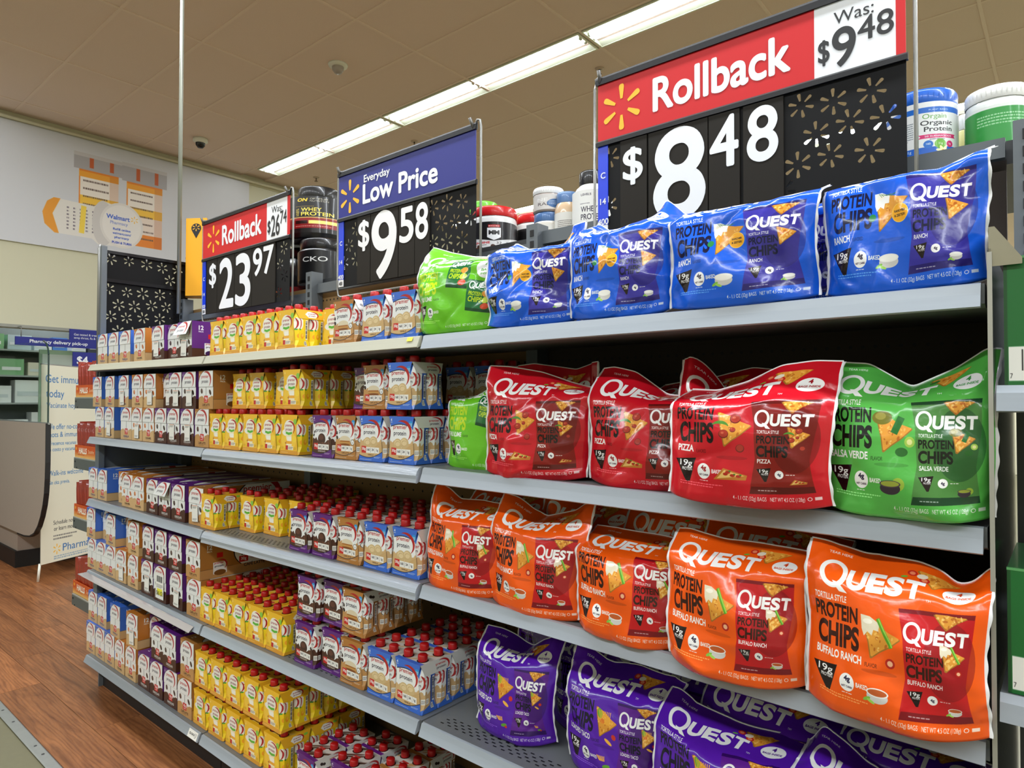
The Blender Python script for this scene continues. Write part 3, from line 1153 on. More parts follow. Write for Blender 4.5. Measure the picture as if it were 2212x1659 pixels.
pa.line(*Q(2.5, 3.24), *Q(2.52, 3.54), .05, (240, 206, 70))
pa.ell(*Q(2.71, 3.39), .11, .25, (206, 200, 196))
pa.ell(*Q(2.9, 3.4), .225, .255, (222, 216, 210))
pa.ell(*Q(2.9, 3.4), .2, .23, (232, 226, 220))
pa.text('Walmart', *Q(2.86, 3.46), .05, (40, 80, 190), w=.24, al='c', bold=.02)
for pt in petals(*Q(3.03, 3.49), .04):
    pa.poly(pt, (240, 180, 50))
pa.text('Pharmacy', *Q(2.87, 3.405), .035, (90, 110, 190), w=.18, al='c')
pa.text('Refill online', *Q(2.9, 3.34), .025, (40, 70, 180), w=.18, al='c', bold=.02)
pa.text('walmart.com/', *Q(2.9, 3.295), .025, (40, 70, 180), w=.19, al='c', bold=.02)
pa.text('pharmacy', *Q(2.9, 3.25), .025, (40, 70, 180), w=.15, al='c', bold=.02)
pa.text('PUSH & TURN', *Q(2.9, 3.19), .025, (40, 60, 170), w=.2, al='c', bold=.03)
pb = MB()
pb.box(XW + .002, PY0, PZ0, XW + .025, PY1, PZ1, 1)
U = [(0, 0), (1, 0), (1, 1), (0, 1)]
pb.face([(XW + .0255, PY0, PZ0), (XW + .0255, PY1, PZ0), (XW + .0255, PY1, PZ1), (XW + .0255, PY0, PZ1)], U)
tag(pb.build('wall_poster', [art_mat('poster_print', pa, .5), m_white]), 'large white wall poster of three orange pill bottles', 'poster')


# lamp rows in view: one thing per fixture
m_tube = mat('fluorescent_tube', (240, 248, 255), .4, emit=TUBE)
m_refl = mat('lamp_reflector', (240, 246, 222), .35)
fx = MB()
FW = .30
fx.box(.006, 0, -.004, 2.434, .012, .05)
fx.box(.006, FW - .012, -.004, 2.434, FW, .05)
fx.box(.006, .012, -.004, .02, FW - .012, .05)
fx.box(2.42, .012, -.004, 2.434, FW - .012, .05)
fx.face([(.02, .012, .012), (.02, FW - .012, .045), (2.42, FW - .012, .045), (2.42, .012, .012)])
fx.prism([(.012, .0), (.03, .02), (.05, .05), (.012, .05)], 'x', .02, 2.42)
fx.prism([(FW - .012, .0), (FW - .012, .05), (FW - .11, .05), (FW - .07, .025)], 'x', .02, 2.42)
fixture0 = empty('ceiling_lamp', (0, 0, 0))
put('housing', fx.mesh('housing', m_refl), fixture0)
tu = MB()
tu.tube([(0, 0, 0), (1.16, 0, 0)], .0135, 8, 0, False)
tum = tu.mesh('tube', m_tube)
so = MB()
so.box(-.02, -.012, -.012, 0, .012, .03)
so.box(1.16, -.012, -.012, 1.18, .012, .03)
som = so.mesh('socket', mat('lamp_socket', (210, 214, 190), .5))
for k in range(2):
    for y in (.09, .16):
        t = put('tube', tum, fixture0, (.035 + k * 1.19, y, .012))
        put('socket', som, t)
tree(fixture0)
first = True
for (ry, xs, nm) in ((4.335, [-7.855 + 2.455 * k for k in range(4)], 'second lamp row'), (7.735, [-7.855 + 2.455 * k for k in range(4)], 'lamp row furthest back'), (.965, [-8.2], 'lamp row nearest the camera')):
    for i, x in enumerate(xs):
        if first:
            o = fixture0
            o.location = (x, ry, CEIL - .004)
            first = False
        else:
            o = dup(fixture0, (x, ry, CEIL - .004))
        tag(o, '%s fluorescent ceiling fixture counted from the poster wall, %s' % (('first', 'second', 'third', 'fourth')[i], nm), 'light', 'fluorescent ceiling fixtures')

# small things on the ceiling
b = MB().lathe([(0, 0), (.085, 0), (.08, -.015), (.05, -.022)], 24)
d = empty('smoke_detector', (-4.855, 3.418, CEIL))
b.build('base_plate', m_white, d)
MB().lathe([(.05, -.02), (.048, -.05), (.03, -.075), (0, -.078)], 20).build('sensor_dome', mat('smoky_plastic', (170, 160, 150), .3), d)
tag(d, 'white round smoke detector on the ceiling', 'detector')
d = empty('dome_camera', (-7.425, 3.418, CEIL))
MB().lathe([(0, 0), (.075, 0), (.078, -.03), (.05, -.05)], 20).build('base_plate', m_white, d)
MB().lathe([(.052, -.045), (.048, -.075), (.028, -.1), (0, -.105)], 20).build('dark_dome', mat('black_dome', (16, 16, 18), .12), d)
tag(d, 'small dome security camera with black lens on the ceiling', 'camera')
for i, (x, y) in enumerate(((-3.143, 4.926), (-5.633, 4.989), (-7.541, 4.985))):
    d = empty('sprinkler', (x, y, CEIL))
    MB().lathe([(0, 0), (.04, 0), (.036, -.008), (.012, -.012)], 16).build('escutcheon', mat('sprinkler_plate', (200, 180, 160), .5), d)
    s = MB().tube([(0, 0, -.01), (0, 0, -.05)], .008, 8)
    s.lathe([(0, -.05), (.022, -.05), (.022, -.054), (0, -.054)], 12)
    s.build('head', mat('dull_brass', (120, 100, 80), .4, metal=.7), d)
    tag(d, ('small ceiling sprinkler above the large red sign', 'small ceiling sprinkler just above the blue sign', 'small ceiling sprinkler between red and blue signs')[i], 'sprinkler')

# ------------------------------------------------------------------ the gondola
D = 1.194                     # the front edge of the shelves
JX = [-3.750, -2.525, -1.310, -0.0935]
SH = {1: (1.611, 1.604, 1.608, 1.612), 2: (1.252, 1.252, 1.261, 1.253), 3: (.946, .941, .955, .944), 4: (.594, .583, .599, .599), 5: (.176, .178, .178, .178)}
BACK = 1.672


def zat(s, x):
    return float(np.interp(x, JX, SH[s]))


m_deck = mat('grey_shelf_enamel', (116, 120, 122), .38, noise_amt=.04, noise_scale=60)
m_rail = mat('grey_price_rail', (148, 156, 164), .3, coat=.3, noise_amt=.05, noise_scale=12, stretch=(1, 1, 12))
m_railw = mat('pale_price_rail', (176, 174, 156), .35, coat=.2, noise_amt=.04, noise_scale=12, stretch=(1, 1, 12))
m_railp = mat('clear_plastic_rail', (160, 168, 178), .16, coat=.8, noise_amt=.05, noise_scale=14, stretch=(1, 1, 20), bump=.25)
m_up = mat('grey_upright_enamel', (98, 104, 108), .45)
m_dark = mat('black_slot', (8, 8, 9), .6)
m_peg = mat('tan_pegboard', (140, 108, 64), .7)
m_pegshade = mat('pegboard_painted_shade', (46, 34, 24), .7)  # chip section's board: shade deep in the shelves is put into its colour
m_kick = mat('black_kick_plate', (20, 20, 22), .5)

pegh = []
for s in range(3):
    x0, x1 = JX[s] + .003, JX[s + 1] - .003
    G = empty('gondola_section', ((x0 + x1) / 2, 1.5, 0))
    cx = (x0 + x1) / 2
    T = lambda b: b  # local frame shift is done through the parent below
    off = Matrix.Translation((-cx, -1.5, 0))

    def add(b, name, m, parent):
        me = b.mesh(name, m)
        if parent is G:
            me.transform(off)
        return put(name, me, parent)

    b = MB().box(x0, BACK, .12, x1, BACK + .012, 1.93)
    bp_ = add(b, 'back_panel', m_peg if s < 2 else m_pegshade, G)
    hb = MB()
    for zz in np.arange(.24, 1.9, .0508):
        for xx in np.arange(x0 + .03, x1 - .02, .0254 * (2 if zz < 1.2 else 1)):
            hb.face([(xx + .0045 * math.cos(t) - cx, BACK - .0006 - 1.5, zz + .0045 * math.sin(t)) for t in [2 * PI * k / 6 for k in range(6)]])
    h = hb.build('peg_holes', m_dark, bp_)
    h['kind'] = 'stuff'
    b = MB().box(x0, D + .075, 0, x1, D + .09, .13)
    add(b, 'kick_plate', m_kick, G)
    for lev in range(1, 6):
        zl, zr = zat(lev, x0), zat(lev, x1)
        sh = MB()
        sk = lambda z, x: z + (zl + (zr - zl) * (x - x0) / (x1 - x0))
        P = [(D + .004, 0), (BACK - .002, 0), (BACK - .002, -.012), (D + .02, -.035), (D + .004, -.03)]
        ring = [[(x, y, sk(z, x)) for y, z in P] for x in (x0, x1)]
        n = len(P)
        sh.face(ring[0])
        sh.face(ring[1][::-1])
        for i in range(n):
            sh.face([ring[0][i], ring[1][i], ring[1][(i + 1) % n], ring[0][(i + 1) % n]][::-1])
        so_ = add(sh, 'shelf', m_deck, G)
        # price rail: leans out towards its foot
        e, hh = (.016, .030)
        if s == 1 and lev in (2, 3):
            e, hh = .017, .040
        if s == 2 and lev in (1, 2):
            hh = .036
        R = [(D + .002, .001), (D - .004, -.001), (D - e * .55, -hh * .45), (D - e, -hh), (D - e + .003, -hh - .002), (D + .002, -hh + .004)]
        if s == 1 and lev in (2, 3):
            R = [(D + .004, .001), (D - .004, -.001), (D - .012, -.010), (D - .0165, -.021), (D - .0155, -.03), (D - e, -hh), (D - e + .003, -hh - .002), (D + .002, -hh + .004)]
        rb = MB()
        gap = .004
        n = len(R)
        ring = [[(x - cx, y - 1.5, sk(z, x)) for y, z in R] for x in (x0 + gap, x1 - gap)]
        rb.face(ring[0])
        rb.face(ring[1][::-1])
        for i in range(n):
            rb.face([ring[0][i], ring[1][i], ring[1][(i + 1) % n], ring[0][(i + 1) % n]][::-1])
        mm = m_railw if lev == 1 and s < 2 else (m_railp if s == 1 and lev in (2, 3) else m_rail)
        rb.build('price_rail', mm, so_)
        if (s, lev) in ((2, 4), (1, 3), (1, 4), (0, 4)):
            pf = MB()
            for r in range(4):
                for xx in np.arange(x0 + .045 + (r % 2) * .013, x1 - .03, .026):
                    pf.face([(xx - .0055 - cx, D + .03 + r * .011 - .002 - 1.5, sk(.0006, xx)), (xx + .0055 - cx, D + .03 + r * .011 - .002 - 1.5, sk(.0006, xx)), (xx + .0055 - cx, D + .03 + r * .011 + .002 - 1.5, sk(.0006, xx)), (xx - .0055 - cx, D + .03 + r * .011 + .002 - 1.5, sk(.0006, xx))])
            q = pf.build('slot_rows', m_dark, so_)
            q['kind'] = 'stuff'
        if s == 0 and lev == 4:     # a clear cover strip hanging loose from this rail
            c = MB()
            c.face([(x - cx, y - 1.5, z) for x, y, z in ((x0 + .0, D - .045, zl - .012), (x1 - .05, D - .03, zr - .03), (x1 - .05, D - .012, zr - .012), (x0 + .02, D - .012, zl - .006))])
            c.face([(x - cx, y - 1.5, z) for x, y, z in ((x0 + .0, D - .046, zl - .0135), (x0 + .02, D - .013, zl - .0075), (x1 - .05, D - .013, zr - .0135), (x1 - .05, D - .031, zr - .0315))])
            c.build('loose_rail_cover', mat('greyish_clear_film', (150, 144, 142), .15, coat=.6), so_)
        if (s, lev) == (0, 5):      # paper tag at the end of the lowest rail
            ta = Art(1, 1, 96, (232, 230, 222))
            ta.text('500', .12, .4, .26, (40, 40, 40), w=.55, bold=.02)
            ta.small(.7, .2, .2, .6, (90, 90, 90), 4, .8)
            c = MB()
            xs = (x1 - .085 - cx, x1 - .012 - cx)
            c.face([(xs[0], D - .0165 - 1.5, zr - .029), (xs[1], D - .0165 - 1.5, zr - .029), (xs[1], D - .0055 - 1.5, zr - .002), (xs[0], D - .0055 - 1.5, zr - .002)], U)
            q = c.build('paper_tag', art_mat('shelf_tag_print', ta, .6), so_)
            q['label'] = 'white paper tag reading 500'
        if (s, lev) == (1, 1):
            c = MB()
            c.face([(x1 - .05 - cx, D - .0115 - 1.5, zr - .013), (x1 - .028 - cx, D - .0115 - 1.5, zr - .013), (x1 - .028 - cx, D - .0065 - 1.5, zr - .002), (x1 - .05 - cx, D - .0065 - 1.5, zr - .002)])
            c.build('sticker_scrap', mat('yellow_paper', (240, 226, 60), .6), so_)
    ux = [x0, x1] if s == 0 else [x1]
    for x in ux:
        x = x + .036
        u = MB().box(x - .022, 1.615, 0, x + .022, BACK - .002, 1.985)
        for zz in np.arange(1.64, 1.97, .034):
            u.box(x - .007, 1.6135, zz, x + .007, 1.6152, zz + .02, 1)
        add(u, 'upright', [m_up, m_dark], G)
    b = MB().box(x0, BACK - .03, 1.865 + .03 * s, x1, BACK - .01, 1.905 + .03 * s)
    add(b, 'top_rail', m_up, G)
    tag(G, ('grey shelving section at the far end holding twelve-pack cases', 'middle grey shelving section holding yellow and blue shake packs', 'grey shelving section nearest the camera holding bags of chips')[s], 'shelving', 'shelving sections of the aisle')
    if s == 0:
        b = MB().box(x0 - .012, 1.25, 0, x0 - .001, 1.66, 1.62)
        add(b, 'end_panel', m_up, G)
        b = MB().box(x0 - .02, 1.225, .16, x0 + .03, 1.25, 2.21)
        add(b, 'end_post', m_up, G)

# ------------------------------------------------------------------ shake cases (twelve-packs)
m_case = {k: art_mat('case_print_' + k, case_art(k), .42, coat=.15) for k in ('vanilla', 'caramel', 'chocolate', 'latte')}
m_card = mat('raw_card', (176, 150, 112), .8)


def uvr(r, w, h, a):
    return [(( r[0] + p[0] * r[2]) / w, (r[1] + p[1] * r[3]) / h) for p in a]


def case_proto(fl, open_flap=False):
    w, d, h = CASE_W / 2, CASE_D, CASE_H
    R = lambda k, pts=((0, 0), (1, 0), (1, 1), (0, 1)): uvr(UV_CASE[k], 4.2, 2.45, pts)
    b = MB()
    b.face([(-w, 0, 0), (w, 0, 0), (w, 0, h), (-w, 0, h)], R('front'))
    b.face([(w, 0, 0), (w, d, 0), (w, d, h), (w, 0, h)], R('side'))
    b.face([(-w, d, 0), (-w, 0, 0), (-w, 0, h), (-w, d, h)], R('side', ((0, 0), (1, 0), (1, 1), (0, 1))))
    b.face([(-w, 0, h), (w, 0, h), (w, d, h), (-w, d, h)], R('top', ((0, 1), (0, 0), (1, 0), (1, 1))))
    b.face([(w, d, 0), (-w, d, 0), (-w, d, h), (w, d, h)], R('front'))
    b.face([(-w, d, 0), (w, d, 0), (w, 0, 0), (-w, 0, 0)], R('top', ((0, 0), (.01, 0), (.01, .01), (0, .01))))
    o = b.build('shake_case', m_case[fl])
    f = MB()
    z0 = .7 / HF * h
    c = .016
    uv = lambda pts: [((p[0] + w) / (2 * w) * 1 / 4.2, p[1] / h * HF / 2.45) for p in pts]
    pts = [(-w + .001, z0 + .002), (-w + .003, z0), (w - .003, z0), (w - .001, z0 + .002), (w - .001, h - .0008), (-w + .001, h - .0008)]
    lift = .022 if open_flap else 0
    y = lambda z: -.0018 - lift * ((h - z) / (h - z0)) ** 1.2
    zz = lambda z: z + (lift * .35 * (h - z) / (h - z0))
    f.face([(p[0], y(p[1]), zz(p[1])) for p in pts], uv(pts))
    f.face([(p[0], y(p[1]) + .0014, zz(p[1])) for p in pts[::-1]], [(.39, .02)] * 6)
    n = len(pts)
    for i in range(n):
        p, q = pts[i], pts[(i + 1) % n]
        f.face([(p[0], y(p[1]), zz(p[1])), (p[0], y(p[1]) + .0014, zz(p[1])), (q[0], y(q[1]) + .0014, zz(q[1])), (q[0], y(q[1]), zz(q[1]))], [(.39, .02)] * 4)
    f.build('front_flap', m_case[fl], o)
    return o


stk = Art(1, 1.5, 64, (238, 236, 230))
stk.small(.12, 1.2, .7, .2, (60, 60, 60), 3, .9)
stk.small(.12, .1, .7, .2, (80, 80, 80), 2, .9)
stk.line(.02, 1.46, .98, 1.46, .04, (206, 110, 60))
stk2 = Art(1, 2.0, 80, (238, 236, 230))
stk2.bars(.1, 1.25, .8, .6, 24)
stk2.rect(.2, .3, .85, .8, (240, 232, 60))
stk2.text('06151', .1, .25, .36, (24, 24, 24), w=.82, bold=.02)
stk2.small(.1, .85, .8, .3, (60, 60, 60), 3, .8)
m_stk = art_mat('price_sticker_print', stk, .5)
m_stk2 = art_mat('barcode_sticker_print', stk2, .5)
sb = MB()
sb.face([(-.024, -.0042, 0), (.024, -.0042, 0), (.024, -.0042, .064), (-.024, -.0042, .064)], U)
sb.face([(-.024, -.0036, .064), (.024, -.0036, .064), (.024, -.0036, 0), (-.024, -.0036, 0)])
stm = sb.mesh('price_sticker', m_stk)
sb = MB()
sb.face([(-.038, -.0042, 0), (.038, -.0042, 0), (.038, -.0042, .105), (-.038, -.0042, .105)], U)
sb.face([(-.038, -.0036, .105), (.038, -.0036, .105), (.038, -.0036, 0), (-.038, -.0036, 0)])
stm2 = sb.mesh('price_sticker', m_stk2)

FN = dict(v='vanilla', k='caramel', c='chocolate', l='latte', y='lemon')
CN = dict(v='blue vanilla', k='orange-brown caramel', c='purple chocolate', l='tan coffee', y='yellow cake-flavour')
SN = {1: 'top shelf', 2: 'second shelf down', 3: 'third shelf down', 4: 'fourth shelf down', 5: 'lowest shelf'}
ON = ['first', 'second', 'third', 'fourth', 'fifth', 'sixth', 'seventh', 'eighth', 'ninth']
# shelf, layer: flavour, x of the front's middle, distance behind the shelf edge, marks (s sticker, o open flap, b barcode sticker)
CASES = {
    (1, 0): 'v-3.653 .02,v-3.512 .02,v-3.372 .02,k-3.352 .10,k-3.205 .02 ,c-3.01 .02 s,c-2.885 .035,c-2.752 .02 so',
    (2, 0): 'v-3.677 .02,v-3.551 .02 s,v-3.345 .02,k-3.222 .02 s,k-3.099 .02,c-2.972 .02,c-2.85 .02 s,c-2.724 .02 s,l-2.596 .02',
    (2, 1): 'v-3.716 .02,v-3.549 .02,v-3.38 .02 s,k-3.222 .02,k-3.088 .02 s,c-2.96 .05 s,c-2.835 .02 s,c-2.711 .02 s,l-2.566 .02',
    (3, 0): 'v-3.755 .02,v-3.63 .02,k-3.444 .05,k-3.321 .02,k-3.198 .02,c-3.05 .02,c-2.925 .02 o,c-2.796 .02,l-2.648 .025 s',
    (4, 0): 'v-3.757 .02,v-3.634 .02,v-3.511 .02,k-3.385 .02 s,k-3.245 .02,c-3.091 .02 s,c-2.949 .015 b,c-2.805 .02 s,l-2.648 .02',
    (4, 1): 'v-3.775 .02,v-3.645 .05,v-3.515 .02,k-3.375 .06,k-3.243 .02,c-3.085 .02,c-2.955 .02,c-2.818 .02,l-2.658 .02',
    (5, 0): 'v-3.755 .02,v-3.632 .02,v-3.509 .02,k-3.385 .02,k-3.257 .02,c-3.113 .02,c-2.985 .02,c-2.845 .02,l-2.717 .02',
    (5, 1): 'v-3.765 .03,v-3.64 .03,v-3.445 .02,k-3.247 .02 s,c-3.12 .07,c-2.989 .025,c-2.86 .02,l-2.71 .025',
}
protos = {}
for (lev, lay), line in CASES.items():
    cnt = {}
    for t in sorted((q.strip() for q in line.split(',')), key=lambda q: float(q[1:].split()[0])):
        f = t[0]
        p = t[1:].split()
        x, dy, mk = float(p[0]), float(p[1]), (p[2] if len(p) > 2 else '')
        key = (f, 'o' in mk)
        z = zat(lev, x) + .0012 + lay * (CASE_H + .001)
        ry = random.uniform(-.02, .02)
        if key not in protos:
            protos[key] = tree(case_proto(FN[f], 'o' in mk))
            o = protos[key]
            o.location = (x, D + dy, z)
            o.rotation_euler = (0, 0, ry)
        else:
            o = dup(protos[key], (x, D + dy, z), ry)
        cnt[f] = cnt.get(f, 0) + 1
        layer = '' if (lev, 0) in CASES and (lev, 1) not in CASES else (', upper layer' if lay else ', bottom layer')
        tag(o, '%s %s shake twelve-pack from the cough-drop end%s, %s' % (ON[cnt[f] - 1], CN[f], layer, SN[lev]), 'carton case', 'twelve-pack shake cases')
        if 's' in mk or 'b' in mk:
            q = put('price_sticker', stm2 if 'b' in mk else stm, o, (random.uniform(-.012, .012), 0, random.uniform(.008, .02)))
            q.rotation_euler = (0, random.uniform(-.06, .06), 0)
            q['label'] = 'white sticker with barcode and 06151' if 'b' in mk else 'white paper price sticker'

# ------------------------------------------------------------------ four-packs of shakes
m_pack = {k: art_mat('pack_print_' + k, pack_art(k), .4, coat=.2) for k in ('vanilla', 'chocolate', 'latte', 'lemon')}
m_cap = mat('red_screw_cap', (176, 16, 18), .35)


def octo(w, c):
    return [(-w + c, -w), (w - c, -w), (w, -w + c), (w, w - c), (w - c, w), (-w + c, w), (-w, w - c), (-w, -w + c)]


cap = MB()
cap.lathe([(.0132, 0), (.0136, .002), (.0132, .0150), (.0114, .0178), (0, .018)], 16)
capm = cap.mesh('cap', m_cap)


def pack_proto(fl):
    m = m_pack[fl]
    R = lambda k, pts: uvr(UV_PACK[k], 2.3, 2.6, pts)
    b = MB()
    w = PW / 2
    prof = [(-1, 0), (1, 0), (.985, .2), (.83, .77), (.87, .84), (1, 1), (-1, 1), (-.87, .84), (-.83, .77), (-.985, .2)]
    P = [(x * w, z * PH) for x, z in prof]
    uv = [((x + 1) / 2, z) for x, z in prof]
    b.face([(x, 0, z) for x, z in P], R('front', uv))
    b.face([(x, .0008, z) for x, z in P[::-1]], R('card', [(.5, .5)] * 10))
    b.face([(x, PD, z) for x, z in P[::-1]], R('front', [(1 - u, v) for u, v in uv[::-1]]))
    b.face([(-w, 0, PH), (w, 0, PH), (w, PD, PH), (-w, PD, PH)], R('top', ((0, 0), (1, 0), (1, 1), (0, 1))))
    b.face([(-w, PD, .0006), (w, PD, .0006), (w, 0, .0006), (-w, 0, .0006)], R('card', [(.5, .5)] * 4))
    for s in (-1, 1):
        q = [(s * (w + .0072), .013, PH * .765), (s * (w + .0072), PD - .013, PH * .765), (s * w, PD, PH), (s * w, 0, PH)]
        u = [(.1, 0), (.9, 0), (1, 1), (0, 1)]
        b.face(q if s > 0 else q[::-1], R('flap', u) if s > 0 else R('flap', [(1 - a, c) for a, c in u])[::-1])
        q = [(s * (w + .0064), .013, PH * .765), (s * (w + .0064), PD - .013, PH * .765), (s * (w - .0006), PD, PH - .001), (s * (w - .0006), 0, PH - .001)]
        b.face(q[::-1] if s > 0 else q, R('card', [(.5, .5)] * 4))
    cs = [(sx * .0292, PD / 2 + sy * .0292) for sx in (-1, 1) for sy in (-1, 1)]
    for cx, cy in cs:
        b.face([(cx + .0165 * math.cos(t), cy + .0165 * math.sin(t), PH + .0004) for t in [2 * PI * k / 14 for k in range(14)]], R('card', [(.5, .5)] * 14), 1)
    o = b.build('shake_pack', [m, m_dark])
    c = MB()
    Z = [(0, .0015, .0284), (.026, .0125, .0284), (.088, .0125, .0284), (.1, .009, .0282), (.122, .001, .0222)]
    for i in range(4):
        (z0, c0, w0), (z1, c1, w1) = Z[i], Z[i + 1]
        A, B = octo(w0, c0), octo(w1, c1)
        for k in range(8):
            k2 = (k + 1) % 8
            side = k % 2 == 0
            u0, u1 = (.0, .97) if side else (.0, .3)
            uvq = [(u0, z0 / .122), (u1, z0 / .122), (u1, z1 / .122), (u0, z1 / .122)]
            c.face([(*A[k], z0), (*A[k2], z0), (*B[k2], z1), (*B[k], z1)], R('carton', uvq))
    c.face([(*p, .122) for p in octo(.0222, .001)], R('carton', [(.05, .05)] * 8))
    c.face([(*p, 0) for p in octo(.0284, .0015)[::-1]], R('carton', [(.05, .05)] * 8))
    cm = c.mesh('carton', m)
    for cx, cy in cs:
        t = put('carton', cm, o, (cx, cy, .001))
        put('cap', capm, t, (0, 0, PH + .0005 - .001))
    return o


# shelf, layer: flavour, x, distance behind the edge, how many deep
PACKS = {
    (1, 0): 'y-2.486 .02 1,y-2.365 .02 1,y-2.245 .02 1,y-2.124 .02 1,y-2.004 .02 2,l-1.687 .02 1,v-1.545 .02 1,v-1.413 .02 1,y-1.86 .1 1',
    (2, 0): 'y-2.485 .02 1,y-2.364 .02 1,y-2.232 .02 1,y-2.111 .02 1,y-1.982 .02 1,c-1.795 .02 2,l-1.673 .02 2,v-1.552 .02 2,v-1.418 .02 3',
    (2, 1): 'y-2.405 .07 1,y-2.28 .07 1,y-2.15 .10 1,y-1.985 .03 2,c-1.715 .12 1,l-1.59 .06 1,v-1.427 .02 1,v-1.49 .31 1,v-1.365 .31 1,y-1.81 .30 1',
    (3, 0): 'y-2.545 .02 1,y-2.377 .09 3,y-2.24 .11 3,y-2.105 .13 3,c-1.92 .02 4,c-1.79 .02 4,l-1.658 .02 4,v-1.528 .02 4,v-1.402 .02 4',
    (4, 0): 'y-2.544 .02 4,y-2.423 .02 4,y-2.302 .02 4,y-2.181 .02 4,y-2.06 .02 4,c-1.885 .02 1,c-1.758 .035 1,l-1.637 .02 1,v-1.508 .02 4,v-1.387 .02 3',
    (4, 1): 'c-1.872 .02 2,c-1.75 .035 2,l-1.632 .02 2',
    (5, 0): 'y-2.59 .02 1,y-2.462 .02 1,y-2.332 .02 1,y-2.2 .02 1,y-2.069 .02 4,c-1.87 .02 2,c-1.74 .06 2,l-1.655 .0 0,l-1.6 .02 3',
    (5, 1): 'y-2.578 .02 3,y-2.455 .02 3,y-2.331 .02 3,y-2.206 .02 3,y-2.075 .02 4',
}
RN = ['front row', 'second row back', 'third row back', 'rearmost row']
pprot = {}
PITCH_Y = PD + .001
for (lev, lay), line in PACKS.items():
    cnt = {}
    for t in sorted(line.split(','), key=lambda q: float(q[1:].split()[0])):
        f = t[0]
        x, dy, nd = [float(q) for q in t[1:].split()]
        z = zat(lev, x) + .0012 + lay * (PH + .0195)
        if nd:
            cnt[f] = cnt.get(f, 0) + 1
        for r in range(int(nd)):
            loc = (x + (random.uniform(-.003, .003) if r else 0), D + dy + r * PITCH_Y, z)
            if loc[1] + PD > BACK:
                continue
            rz = random.uniform(-.015, .015)
            if f not in pprot:
                pprot[f] = tree(pack_proto(FN[f]))
                o = pprot[f]
                o.location = loc
            else:
                o = dup(pprot[f], loc, rz)
            layer = '' if (lev, 1) not in PACKS else (' upper' if lay else ' lower')
            tag(o, '%s %s shake four-pack from the twelve-pack cases,%s %s, %s' % (ON[cnt[f] - 1], CN[f], layer, RN[r], SN[lev]), 'shake pack', 'four-packs of shakes')

# ------------------------------------------------------------------ bags of chips
m_bag = {k: art_mat('bag_print_' + k, bag_art(k), .2, coat=.22, spec=.4, bump=.16, bump_scale=40) for k in BAGS}
m_back = {k: mat('bag_back_' + k, BAGS[k]['c'], .26, coat=.5, bump=.12, noise_scale=30) for k in BAGS}
m_seal = mat('white_bag_seal', (232, 232, 234), .3, coat=.3)


